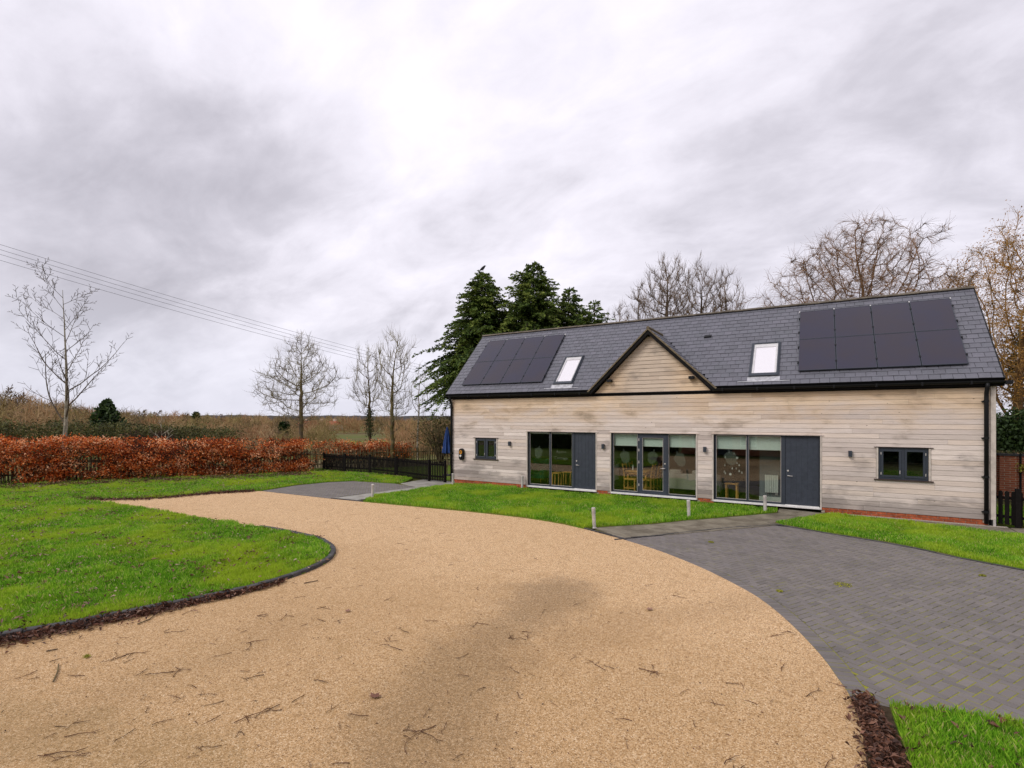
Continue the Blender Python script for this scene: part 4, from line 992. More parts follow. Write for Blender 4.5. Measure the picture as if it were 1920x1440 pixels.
# roof windows
for k, (a, b, c, d) in enumerate(skl):
    def onroof(name, x0, x1, s0, s1, n0, n1, m_, par, bev=0):
        return MB().hexa([rp(x0, s0, n0), rp(x1, s0, n0), rp(x1, s1, n0), rp(x0, s1, n0), rp(x0, s0, n1), rp(x1, s0, n1), rp(x1, s1, n1), rp(x0, s1, n1)]).obj(name, m_, par, bevel=bev)
    f = MB()
    for (x0, x1, s0, s1) in ((a, a + .045, c, d), (b - .045, b, c, d), (a + .045, b - .045, c, c + .12), (a + .045, b - .045, d - .05, d)):
        f.hexa([rp(x0, s0, -.05), rp(x1, s0, -.05), rp(x1, s1, -.05), rp(x0, s1, -.05), rp(x0, s0, .085), rp(x1, s0, .085), rp(x1, s1, .085), rp(x0, s1, .085)])
    o = f.obj('roof_window', ANTH, house, bevel=.004); o['label'] = ('roof window beside the left solar panels', 'roof window beside the right solar panels')[k]
    onroof('pane', a + .04, b - .04, c + .1, d - .045, .07, .076, GLASSC, o)
    inn = MB()
    for (x0, x1, s0, s1) in ((a + .046, a + .1, c + .121, d - .051), (b - .1, b - .046, c + .121, d - .051), (a + .1, b - .1, d - .2, d - .051)):
        inn.hexa([rp(x0, s0, -.03), rp(x1, s0, -.03), rp(x1, s1, -.03), rp(x0, s1, -.03), rp(x0, s0, .05), rp(x1, s0, .05), rp(x1, s1, .05), rp(x0, s1, .05)])
    inn.obj('inner_frame', WHITE, o)
    onroof('roof_blind', a + .1, b - .1, c + .121, d - .2, .0, .02, SKYBLIND, o)
    onroof('flashing', a - .06, b + .06, c - .2, c - .002, .0, .03, LEAD, o)
    onroof('flashing_apron', a - .33, b + .33, c - .225, c - .2, .018, .03, LEAD, o)
    onroof('flashing_side', a - .035, a - .002, c, d + .03, .0, .05, ANTH, o); onroof('flashing_side', b + .002, b + .035, c, d + .03, .0, .05, ANTH, o)
v_ = MB(); p = rp(-3.28, 2.68)
v_.hexa([rp(-3.4, 2.6, .01), rp(-3.16, 2.6, .01), rp(-3.16, 2.78, .01), rp(-3.4, 2.78, .01), rp(-3.4, 2.6, .07), rp(-3.16, 2.6, .07), rp(-3.16, 2.76, .02), rp(-3.4, 2.76, .02)])
v_.obj('roof_vent', BLACKP, house)

# ---- solar panels: two blocks of four by two
for arr, (x0, x1, s0, s1, where) in enumerate(((-13.0, -9.14, .48, 3.52, 'left'), (-.43, 3.50, .50, 3.56, 'right'))):
    pw, ph = (x1 - x0) / 4, (s1 - s0) / 2
    for i in range(4):
        for j in range(2):
            a, b, c, d = x0 + i * pw + .009, x0 + (i + 1) * pw - .009, s0 + j * ph + .006, s0 + (j + 1) * ph - .006
            o = empty('solar_panel', rp((a + b) / 2, c, .05), '%s black solar panel in the %s row of the %s roof array' % (('first', 'second', 'third', 'fourth')[i], ('lower', 'upper')[j], where), 'solar panel', 'solar panels on the slate roof')
            f = MB(); t = .014
            for (xa, xb, sa, sb) in ((a, a + t, c, d), (b - t, b, c, d), (a + t, b - t, c, c + t), (a + t, b - t, d - t, d)):
                f.hexa([rp(xa, sa, .05), rp(xb, sa, .05), rp(xb, sb, .05), rp(xa, sb, .05), rp(xa, sa, .092), rp(xb, sa, .092), rp(xb, sb, .092), rp(xa, sb, .092)])
            f.obj('frame', ANTH, o)
            MB().hexa([rp(a + t, c + t, .055), rp(b - t, c + t, .055), rp(b - t, d - t, .055), rp(a + t, d - t, .055), rp(a + t, c + t, .088), rp(b - t, c + t, .088), rp(b - t, d - t, .088), rp(a + t, d - t, .088)]).obj('cell_sheet', SOLAR, o)
            for fr in (.25, .75):
                s = c + (d - c) * fr
                for xx in ((b + .009,) if i < 3 else (b + .012,)) + ((a - .012,) if i == 0 else ()):
                    MB().hexa([rp(xx - .014, s - .03, .04), rp(xx + .014, s - .03, .04), rp(xx + .014, s + .03, .04), rp(xx - .014, s + .03, .04), rp(xx - .022, s - .03, .102), rp(xx + .022, s - .03, .102), rp(xx + .022, s + .03, .102), rp(xx - .022, s + .03, .102)]).obj('clamp', BLACKP, o)
            if j == 1:
                for xx in ((a - .01, b + .009) if i == 0 else (b + .009,)):
                    MB().hexa([rp(xx - .015, d, .03), rp(xx + .015, d, .03), rp(xx + .015, d + .05, .03), rp(xx - .015, d + .05, .03), rp(xx - .015, d, .075), rp(xx + .015, d, .075), rp(xx + .015, d + .05, .075), rp(xx - .015, d + .05, .075)]).obj('rail_end', WHITE, o)

# ---- rooms behind the glass
IF = .115
MB().box(XL + .21, XR - .21, .201, 5.29, .03, IF).obj('interior_floor', IFLOOR, house)
MB().box(XL + .21, XR - .21, .201, 5.29, 2.36, 2.42).obj('ceiling', IWALL, house)
MB().box(XL + .21, XR - .21, 4.4, 4.5, IF, 2.358).obj('back_partition', IWALL, house)
for x in (-10.6, -6.62, -3.12, .75): MB().box(x - .05, x + .05, .202, 4.39, IF, 2.357).obj('partition', IWALL, house)
lx0 = fx(1424, .8)
MB().box(lx0, .69, .8, .88, IF, 2.356).obj('lobby_wall', mat('lobby_paint', (.19, .215, .215), .9, .1), house)
MB().box(lx0 - .01, .68, .78, .799, IF, IF + .13).obj('skirting', RADM, house)

# blinds
def blind(x0, x1, z, y, label):
    o = empty('roller_blind', ((x0 + x1) / 2, y, z), label, 'blind', 'roller blinds behind the glazing')
    MB().box(x0 + .01, x1 - .01, y, y + .004, z, 2.28).obj('fabric', BLIND, o)
    MB().box(x0 + .008, x1 - .008, y - .006, y + .01, z - .02, z).obj('bottom_bar', RADM, o)
    MB().tube([(x0, y + .01, 2.29), (x1, y + .01, 2.29)], .025, 8).obj('roller', RADM, o)
blind(-6.24, -5.31, 1.81, .15, 'pale roller blind part lowered left of the glazed door')
blind(-5.17, -4.45, 1.81, .13, 'small pale roller blind part lowered in the glazed door')
blind(-4.27, -3.36, 1.81, .15, 'pale roller blind part lowered right of the glazed door')
blind(-2.78, -1.83, 1.80, .15, 'pale roller blind above the twig tree in the right glazing')
blind(-1.80, -.86, 1.80, .15, 'pale roller blind beside the right front door')
blind(-9.68, -8.75, 2.19, .15, 'rolled up blind in the pane with the acorn, left glazing')
blind(-8.75, -7.8, 2.19, .15, 'rolled up blind above the lettered pane')

# ================================================================== THINGS INSIDE
def dining_chair(loc, rz, label):
    o = empty('dining_chair', loc, label, 'chair', 'dining chairs round the table', rz)
    def P(name, mb, m=OAK):
        ob = bpy.data.objects.new(name, mb.mesh(name, m)); COL.objects.link(ob); ob.parent = o; return ob
    for y in (-.19, .19):
        P('leg', MB().hexa([(.17, y - .02, 0), (.21, y - .02, 0), (.21, y + .02, 0), (.17, y + .02, 0), (.17, y - .02, .44), (.21, y - .02, .44), (.21, y + .02, .44), (.17, y + .02, .44)]))
        P('leg', MB().tube([(-.2, y, 0), (-.19, y, .45), (-.21, y, .7), (-.27, y, 1.02)], [.024, .026, .023, .02], 4))
        P('stretcher', MB().box(-.19, .17, y - .012, y + .012, .12, .16))
    P('seat', MB().box(-.2, .23, -.22, .22, .44, .485))
    P('apron', MB().box(.172, .2, -.17, .17, .37, .438))
    for z in (.62, .78, .93): P('back_rail', MB().box(-.255 - (z - .7) * .12, -.23 - (z - .7) * .12, -.17, .17, z, z + .055))
    return o
tx = (fx(1172, .7) + fx(1221, .7)) / 2
x1c, x2c = fx(1181, .55) + .03, fx(1213, .55) - .02
dining_chair((x1c, .6, IF), 0, 'oak dining chair nearest the left pane, facing the table')
dining_chair((x1c + .02, 1.3, IF), 0, 'oak dining chair behind, on the radiator side of the table')
dining_chair((x2c, .6, IF), math.pi, 'oak dining chair just inside the glazed door')
dining_chair((x2c + .05, 1.3, IF), math.pi, 'oak dining chair behind the one inside the glazed door')
tb = empty('dining_table', (tx, 1.05, IF), 'oak dining table between the chairs behind the middle glazing', 'table')
MB().box(tx - .4, tx + .4, .45, 1.75, IF + .72, IF + .76).obj('table_top', OAK, tb, bevel=.006)
MB().box(tx - .34, tx + .34, .52, 1.68, IF + .63, IF + .719).obj('apron', OAK, tb)
for sx in (-.33, .33):
    for y in (.55, 1.65): MB().box(tx + sx - .03, tx + sx + .03, y - .03, y + .03, IF, IF + .72).obj('leg', OAK, tb)
bt = empty('bottle', (tx - .2, .75, IF + .761), 'small white bottle standing on the dining table', 'bottle')
MB().lathe([(.03, 0), (.032, .02), (.032, .12), (.012, .16), (.012, .2)], 12, (tx - .2, .75, IF + .761)).obj('body', RADM, bt, smooth=True)
MB().lathe([(.014, .2), (.014, .23)], 10, (tx - .2, .75, IF + .761)).obj('cap', BLACKP, bt)
def radiator(x0, x1, y0, z0, z1, label, alongy=False):
    o = empty('radiator', ((x0 + x1) / 2, y0, z0), label, 'radiator', 'white slim radiators')
    n = 6
    if alongy:
        w_ = (x1 - x0) / n
        for i in range(n): MB().box(y0, y0 + .06, x0 + i * w_ + .003, x0 + (i + 1) * w_ - .003, z0, z1).obj('column', RADM, o, bevel=.01)
        MB().box(y0 - .015, y0 - .001, x0 + .1, x1 - .1, z0 + .1, z1 - .1).obj('bracket', STEEL, o)
    else:
        w_ = (x1 - x0) / n
        for i in range(n): MB().box(x0 + i * w_ + .003, x0 + (i + 1) * w_ - .003, y0 - .06, y0, z0, z1).obj('column', RADM, o, bevel=.01)
        MB().box(x0 + .05, x1 - .05, y0 + .001, y0 + .03, z0 + .08, z1 - .08).obj('bracket', STEEL, o)
        MB().box(x1 - .09, x1 - .02, y0 - .02, y0 + .02, z0 - .07, z0 - .002).obj('valve', STEEL, o)
radiator(fx(1434, .72), fx(1459.5, .72), .765, fz(1447, 924, .72), fz(1447, 891, .72), 'white radiator on the wall beside the right front door')
o = empty('radiator', (-6.5, 1.2, .4), 'white radiator on the side wall left of the dining table', 'radiator', 'white slim radiators')
for i in range(6): MB().box(-6.565, -6.5, .75 + i * .12, .75 + i * .12 + .114, .42, 1.02).obj('column', RADM, o, bevel=.01)
# sofa with its back to the window
sx0, sx1 = fx(1251, .62), -3.2
so_ = empty('sofa', ((sx0 + sx1) / 2, .9, IF), 'grey fabric sofa with its back to the middle glazing', 'sofa')
MB().box(sx0, sx1, .55, .75, IF + .2, IF + .74).obj('backrest', SOFAM, so_, bevel=.03)
MB().box(sx0, sx1, .751, 1.4, IF + .2, IF + .42).obj('seat', SOFAM, so_, bevel=.03)
MB().box(sx0 - .14, sx0 - .002, .55, 1.4, IF + .2, IF + .6).obj('arm', SOFAM, so_, bevel=.03)
for xx in (sx0 + .03, sx1 - .45): MB().box(xx, xx + .44, .72, .9, IF + .6, IF + .86).obj('cushion', SOFAM, so_, bevel=.06)
for xx in (sx0 + .05, sx1 - .1):
    for yy in (.6, 1.3): MB().tube([(xx, yy, IF), (xx, yy, IF + .2)], [.012, .022], 8).obj('leg', OAK, so_)
# right room: armchair, side table, twig tree
ax = fx(1345, .8)
ac = empty('armchair', (ax, 1.0, IF), 'pale grey armchair at the left edge of the right glazing', 'armchair')
MB().box(ax - .12, ax + .1, .75, .95, IF + .15, IF + .75).obj('backrest', SOFAM, ac, bevel=.05)
MB().box(ax - .12, ax + .08, .951, 1.5, IF + .15, IF + .42).obj('seat', SOFAM, ac, bevel=.04)
for yy in (.8, 1.45): MB().tube([(ax + .02, yy, IF), (ax + .02, yy, IF + .16)], .015, 8).obj('leg', OAK, ac)
t0, t1 = fx(1359, .5), fx(1384, .5); tyb = .42
st = empty('side_table', ((t0 + t1) / 2, tyb + .2, IF), 'small oak side table behind the right glazing', 'table')
MB().box(t0, t1, tyb, tyb + .4, IF + .49, IF + .525).obj('table_top', OAK, st, bevel=.005)
for xx in (t0 + .02, t1 - .07):
    for yy in (tyb + .02, tyb + .33): MB().box(xx, xx + .05, yy, yy + .05, IF, IF + .489).obj('leg', OAK, st)
tw = empty('twig_tree', ((t0 + t1) / 2, tyb + .2, IF + .526), 'decorative twig tree hung with white ornaments on the side table', 'ornament')
cx_, cy_, cz_ = (t0 + t1) / 2 + .04, tyb + .2, IF + .526
MB().lathe([(.045, 0), (.055, .03), (.06, .11), (.05, .12)], 14, (cx_, cy_, cz_)).obj('pot', BLACKP, tw, smooth=True)
br = MB()
for k in range(16):
    a = random.uniform(0, 6.28); sp_ = random.uniform(.15, .42); hh = random.uniform(.5, .95)
    br.tube([(cx_, cy_, cz_ + .08), (cx_ + sp_ * .2 * math.cos(a), cy_ + sp_ * .2 * math.sin(a), cz_ + hh * .5), (cx_ + sp_ * math.cos(a), cy_ + sp_ * .7 * math.sin(a), cz_ + hh)], [.006, .004, .002], 4)
br.obj('branches', TWIGM, tw)
for k, (px_, py_) in enumerate(((1360, 857), (1359, 872), (1358, 884), (1360, 887), (1373, 878), (1380.5, 878), (1386, 883), (1386, 872), (1382, 868), (1382, 858.5), (1376.5, 850), (1367, 847), (1369.5, 889), (1391, 886))):
    yo = tyb - .02 + .08 * (k % 3); X, Z = fx(px_, yo), fz(px_, py_, yo)
    if k in (9, 12): MB().tube([(X, yo, Z), (X, yo + .01, Z)], .038, 12).obj('ornament', RADM, tw)
    else: MB().lathe([(.002, -.035), (.022, -.03), (.016, 0), (.004, .04)], 8, (X, yo, Z)).obj('ornament', RADM, tw)
# left room: green armchair, stools
gx_ = fx(1008, 1.0)
ga = empty('armchair', (gx_, 1.1, IF), 'green velvet armchair behind the left glazing', 'armchair')
MB().box(gx_ - .45, gx_ + .3, 1.3, 1.5, IF + .3, IF + 1.0).obj('backrest', GREENV, ga, bevel=.06)
MB().box(gx_ - .45, gx_ + .3, .7, 1.299, IF + .2, IF + .46).obj('seat', GREENV, ga, bevel=.05)
for xx in (gx_ - .5, gx_ + .31): MB().box(xx - .1, xx + .09, .75, 1.5, IF + .2, IF + .62).obj('arm', GREENV, ga, bevel=.05)
for xx in (gx_ - .35, gx_ + .26):
    for yy in (.78, 1.4): MB().tube([(xx, yy, IF), (xx, yy, IF + .22)], [.012, .022], 8).obj('leg', OAK, ga)
for k, (pa, pb, yb, lab) in enumerate(((1033, 1049, .45, 'oak stool just behind the lettered pane'), (1054, 1071, 1.0, 'oak stool further back behind the lettered pane'))):
    a, b = fx(pa, yb), fx(pb, yb)
    s_ = empty('stool', ((a + b) / 2, yb + .15, IF), lab, 'stool', 'oak stools in the left room')
    MB().box(a, b, yb, yb + .32, IF + .49, IF + .52).obj('seat', OAK, s_, bevel=.005)
    for xx in (a + .03, b - .07):
        for yy in (yb + .02, yb + .26): MB().hexa([(xx - .01, yy, IF), (xx + .03, yy, IF), (xx + .03, yy + .04, IF), (xx - .01, yy + .04, IF), (xx, yy, IF + .489), (xx + .04, yy, IF + .489), (xx + .04, yy + .04, IF + .489), (xx, yy + .04, IF + .489)]).obj('leg', OAK, s_)

# ================================================================== FIXTURES
lroot = None
for k, (x, lab) in enumerate(((-10.51, 'square black wall light between the small window and left glazing'), (-6.57, 'square black wall light between the left and middle glazing'), (-3.08, 'square black wall light between the middle and right glazing'), (.88, 'square black wall light between the right door and casement window'))):
    if lroot is None:
        lroot = empty('wall_light', (0, 0, 0), lab, 'wall light', 'square wall lights on the house front')
        MB().box(-.045, .045, -.12, -.028, -.085, .085).obj('body', ANTH, lroot, bevel=.006)
        MB().box(-.035, .035, -.028, .0, -.05, .05).obj('back_plate', BLACKP, lroot)
        MB().box(-.03, .03, -.105, -.045, -.09, -.0855).obj('lens', WHITE, lroot)
        src = lroot; src.location = (x, 0, 1.76); continue
    copy_tree(src, (x, 0, 1.76), 0, lab)
ex, ez = -12.87, 1.25
ev = empty('car_charger', (ex, -.03, ez - .24), 'black capsule shaped car charger with amber face on the timber wall', 'charger')
cap = [( .105 * math.cos(t), .14 + .105 * math.sin(t)) for t in np.linspace(0, math.pi, 12)] + [(.105 * math.cos(t), -.14 + .105 * math.sin(t)) for t in np.linspace(math.pi, 2 * math.pi, 12)]
onw = lambda s, y0, y1, dz=0: MB().prism([(ex + p[0] * s, ez + dz + p[1] * s) for p in cap], y0, y1, lambda a, b, y: (a, y, b))
onw(1.0, -.15, -.02).obj('body', BLACKP, ev, bevel=.012)
MB().prism([(ex + .07 * math.cos(t), ez + .09 + .085 * math.sin(t)) for t in np.linspace(0, 6.28, 16)[:-1]], -.162, -.1505, lambda a, b, y: (a, y, b)).obj('face', YELL, ev)
MB().tube([(ex, -.17, ez + .1), (ex, -.163, ez + .1)], .028, 10).obj('badge', BLACKP, ev)
MB().tube([(ex, -.185, ez - .06), (ex, -.1505, ez - .06)], .045, 14).obj('socket', WHITE, ev)
MB().tube([(ex, -.187, ez - .15), (ex, -.1505, ez - .15)], .04, 14).obj('plug_cover', BLACKP, ev)
# bollard lights
bol = None
for (x, y, lab, tilt) in ((-4.79, -5.43, 'steel bollard light at the drive end of the slab path', 0), (-2.98, -2.98, 'steel bollard light halfway along the slab path', 0), (-1.24, -1.0, 'steel bollard light nearest the right front door', 0), (-13.04, -5.0, 'steel bollard light beside the pale path and left parking bay', 0), (-12.72, -.9, 'steel bollard light at the left house corner', 0), (-9.86, -.2, 'steel bollard light at the left edge of the left glazing', 0)):
    if bol is None:
        bol = empty('bollard_light', (0, 0, 0), lab, 'bollard', 'steel bollard lights in the lawn')
        MB().lathe([(.045, 0), (.045, .33)], 16).obj('post', STEEL, bol, smooth=False)
        MB().lathe([(.062, 0), (.062, .012), (.046, .02)], 16).obj('base_plate', STEEL, bol)
        MB().lathe([(.03, .33), (.03, .48)], 12).obj('lamp', WHITE, bol)
        for i in range(4): MB().lathe([(.034, .335 + i * .034), (.05, .34 + i * .034), (.05, .356 + i * .034), (.034, .361 + i * .034)], 16).obj('louvre', STEEL, bol)
        MB().lathe([(.05, .475), (.05, .51), (.04, .518)], 16).obj('cap', STEEL, bol)
        bol.location = (x, y, .0); bol.rotation_euler = (R(1), R(-2.2), 0); continue
    c_ = copy_tree(bol, (x, y, 0), random.uniform(0, 6), lab); c_.rotation_euler = (R(random.uniform(-1.5, 1.5)), R(random.uniform(-2.5, 2.5)), random.uniform(0, 6))

# parasol
pp = at_d(838.5, 850, 24.5); pp.z = 0
ub = empty('parasol', pp, 'closed blue garden parasol behind the left house corner', 'parasol')
ub_m = MB(); prof = [(.03, 2.35), (.10, 2.05), (.17, 1.6), (.24, 1.12), (.2, 1.08)]
for r_, z_ in prof:
    for k in range(16): t = 2 * math.pi * k / 16; rr = r_ * (1.12 if k % 2 else .78); ub_m.v.append((pp.x + rr * math.cos(t), pp.y + rr * math.sin(t), z_))
for i in range(len(prof) - 1):
    for k in range(16): ub_m.f.append([i * 16 + k, i * 16 + (k + 1) % 16, (i + 1) * 16 + (k + 1) % 16, (i + 1) * 16 + k])
ub_m.obj('canopy', BLUEF, ub)
MB().tube([(pp.x, pp.y, .05), (pp.x, pp.y, 2.42)], .022, 8).obj('pole', FENCEW, ub)
MB().lathe([(.24, .0), (.24, .06), (.05, .1)], 14, (pp.x, pp.y, 0)).obj('base', KERB, ub)

# ================================================================== FENCES
def picket_mesh(name, h, w_, t, m, top='round'):
    n = 5
    if top == 'round': out = [(-w_ / 2, 0), (w_ / 2, 0)] + [(w_ / 2 * math.cos(a), h - w_ / 2 + w_ / 2 * math.sin(a)) for a in np.linspace(0, math.pi, n)]
    else: out = [(-w_ / 2, 0), (w_ / 2, 0), (w_ / 2, h - .05), (0, h), (-w_ / 2, h - .05)]
    return MB().prism(out, -t / 2, t / 2, lambda a, b, y: (a, y, b)).mesh(name, m)
def fence(root, pts, posts, pm_, pitch, post_w, post_h, rails, m, z0=.05, off=.035, jit=0.0, hvar=0.0):
    L = [Vector((p[0], p[1], 0)) for p in pts]
    for p in posts:
        p = Vector((p[0], p[1], 0))
        MB().hexa([(p.x + sx * post_w / 2, p.y + sy * post_w / 2, z) for z in (0, post_h) for sx, sy in ((-1, -1), (1, -1), (1, 1), (-1, 1))]).obj('post', m, root, bevel=.012)
    for a, b in zip(L, L[1:]):
        d = (b - a).normalized(); nrm = Vector((-d.y, d.x, 0))
        for zr in rails:
            q = [a + nrm * .005, b + nrm * .005, b + nrm * .04, a + nrm * .04]
            MB().hexa([(p.x, p.y, zr) for p in q] + [(p.x, p.y, zr + .07) for p in q]).obj('rail', m, root)
    for p, d in walk(L, pitch):
        nrm = Vector((d.y, -d.x, 0))
        O('picket', pm_, root, (p.x + nrm.x * .012, p.y + nrm.y * .012, z0 + random.uniform(-jit, jit)), rot=(random.gauss(0, jit * .6), random.gauss(0, jit * .6), math.atan2(d.y, d.x)), scale=(1, 1, 1 + random.uniform(-hvar, hvar)))
pkm = picket_mesh('picket', .84, .062, .018, FENCEB, 'round')
bp = [(-22.45, .62), (-20.75, .55), (-19.1, .68), (-17.15, .5), (-14.62, -.12)]
f1 = empty('picket_fence', (-18.5, .5, 0), 'low black picket fence between the beech hedge and the garden gate', 'fence')
fence(f1, bp, bp, pkm, .098, .1, .95, (.2, .72), FENCEB, .05)
f2 = empty('garden_gate', (-14.1, -.15, 0), 'black picket gate beside the left house corner', 'gate')
fence(f2, [(-14.5, -.13), (-13.78, -.17)], [(-13.68, -.18)], pkm, .098, .1, .95, (.2, .72), FENCEB, .06)
pkr = picket_mesh('picket', .86, .085, .02, FENCEB, 'round')
f3 = empty('picket_fence', (4.3, .1, 0), 'black picket fence at the right house corner', 'fence')
fence(f3, [(4.02, .22), (4.41, -.0), (5.6, -.5)], [(4.41, -.03)], pkr, .125, .11, 1.0, (.22, .7), FENCEB, .06)
# stake fence running along the hedge line
stk = picket_mesh('picket', 1.05, .05, .03, FENCEW, 'point')
hd_dir = (HEDGE_B - HEDGE_A).normalized(); hn = Vector((hd_dir.y, -hd_dir.x, 0))     # towards the camera side
FA, FB = HEDGE_A - hn * .35, HEDGE_B - hn * .35 + hd_dir * 11.5
f4 = empty('stake_fence', (FA + FB) / 2, 'weathered wooden stake fence running behind and beyond the beech hedge', 'fence')
psts = [p for p, d in walk([FA, FB], 2.4)]
fence(f4, [FA, FB], psts, stk, .135, .09, 1.05, (.3, .82), FENCEW, .06, jit=.03, hvar=.05)
# brick garden wall at the right
w0 = at_d(1866, 900, 17.6); w0.z = 0; w1 = Vector((w0.x + 7, w0.y - 1.2, 0)); wd = (w1 - w0).normalized(); wn = Vector((wd.y, -wd.x, 0))
bwall = empty('brick_wall', (w0 + w1) / 2, 'red brick garden wall with a pier behind the right fence', 'wall')
def wbox(s0, s1, n0, n1, z0, z1, name, m, par, **k):
    q = [w0 + wd * s + wn * n for s, n in ((s0, n0), (s1, n0), (s1, n1), (s0, n1))]
    return MB().hexa([(p.x, p.y, z0) for p in q] + [(p.x, p.y, z1) for p in q]).obj(name, m, par, **k)
WH = fz(1890, 849, w0.y) - .02
wbox(-.8, 7, -.22, 0, 0, WH - .075, 'wall_face', BRICKW, bwall)
wbox(.1, .52, .001, .14, 0, WH - .075, 'pier', BRICKW, bwall)
wbox(-.82, 7, -.25, .03, WH - .074, WH, 'coping', KERB, bwall); wbox(.08, .54, .031, .17, WH - .074, WH, 'pier_cap', KERB, bwall)
MB().tube([w0 + wd * .62 + wn * .03 + Vector((0, 0, .05)), w0 + wd * .62 + wn * .03 + Vector((0, 0, WH))], .03, 8).obj('drainpipe', BLACKP, bwall)

# ================================================================== PLANTS
def leafcloud(name, c, size, mt, parent, dirs=None, rv=None, aspect=.5, up=0.0):
    n = len(c); L = size * (.6 + .8 * rng.random(n))
    d = rng.normal(0, 1, (n, 3)) if dirs is None else dirs + rng.normal(0, .35, (n, 3)); d[:, 2] += up
    d /= np.linalg.norm(d, axis=1)[:, None] + 1e-9
    s = np.cross(d, rng.normal(0, 1, (n, 3))); s /= np.linalg.norm(s, axis=1)[:, None] + 1e-9
    L = L[:, None]; Wd = L * aspect
    v = np.stack([c - d * L / 2, c + s * Wd / 2, c + d * L / 2, c - s * Wd / 2], 1)
    i = np.arange(n)[:, None] * 4; f = i + [0, 1, 2, 3]
    if rv is None: rv = rng.random(n)
    return O(name, mesh_np(name, v.reshape(-1, 3), f, mt, np.repeat(np.clip(rv, 0, 1), 4)), parent)
# beech hedges
def hedge(A, B, depth, h0, h1, zmin, nclump, per, label, seed, lsz=.085, low_gap=.5):
    r = np.random.default_rng(seed); D = B - A; Lh = D.length; d = D.normalized(); n_ = Vector((d.y, -d.x, 0))
    root = empty('beech_hedge', (A + B) / 2, label, 'hedge')
    C_, Rv, Dr = [], [], []
    k = 0
    while k < nclump:
        t = r.random(); hh = h0 + (h1 - h0) * t + .12 * mnoise.noise((t * Lh * .7, 0, seed)); z = zmin + (hh - zmin - .06) * r.random() ** 1.05
        s = (r.random() - .5) * depth
        g = mnoise.noise((t * Lh * .8, z * 1.6, seed * 3.1))
        keep = .78 + 1.35 * g + .15 * (z / hh - low_gap)
        if r.random() > keep: k += .25; continue
        k += 1
        c = np.array(A + D * t + n_ * s) + np.array([0, 0, z]); m = int(per * (.5 + r.random()))
        sp_ = r.normal(0, 1, (m, 3)) * [.17, .17, .075]
        C_.append(c + sp_); Rv.append(np.clip(.52 + .4 * mnoise.noise((t * Lh * 1.3, z * 2, seed + 7)) + r.normal(0, .22) + (.17 if s > 0 else -.3) + r.normal(0, .17, m), 0, 1))  # inner and far leaves coloured darker: shade of the hedge interior painted in
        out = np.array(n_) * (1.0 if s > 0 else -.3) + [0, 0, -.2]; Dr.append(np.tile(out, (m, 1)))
    C_ = np.concatenate(C_); C_[:, 2] = np.maximum(C_[:, 2], .06)
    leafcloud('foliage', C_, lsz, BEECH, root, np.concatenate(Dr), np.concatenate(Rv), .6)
    b = MB(); x = 0
    while x < Lh:
        for _ in range(7):
            p = A + d * x + n_ * r.uniform(-.2, .25); hh = (h0 + (h1 - h0) * x / Lh) * r.uniform(.6, 1.03)
            q = [p, p + d * r.normal(0, .1) + Vector((0, 0, hh * .5)), p + d * r.normal(0, .25) + n_ * r.normal(0, .12) + Vector((0, 0, hh))]
            b.tube(q, [.014, .01, .004], 4, False)
            for _ in range(2):
                a = q[1].lerp(q[2], r.random()); b.tube([a, a + d * r.normal(0, .3) + n_ * r.uniform(-.1, .35) + Vector((0, 0, r.uniform(0, .25)))], [.006, .002], 3, False)
        x += .24
    o = b.obj('stems', BARKD, root); o['kind'] = 'stuff'
    return root
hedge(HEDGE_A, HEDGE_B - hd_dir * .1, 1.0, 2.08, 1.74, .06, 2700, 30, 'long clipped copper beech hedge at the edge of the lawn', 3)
h2a = HEDGE_B - hn * .75 + hd_dir * .2
hedge(h2a, h2a + hd_dir * 5.2, .55, 1.6, 1.5, .5, 420, 27, 'shorter copper beech hedge beyond the black picket fence', 11)

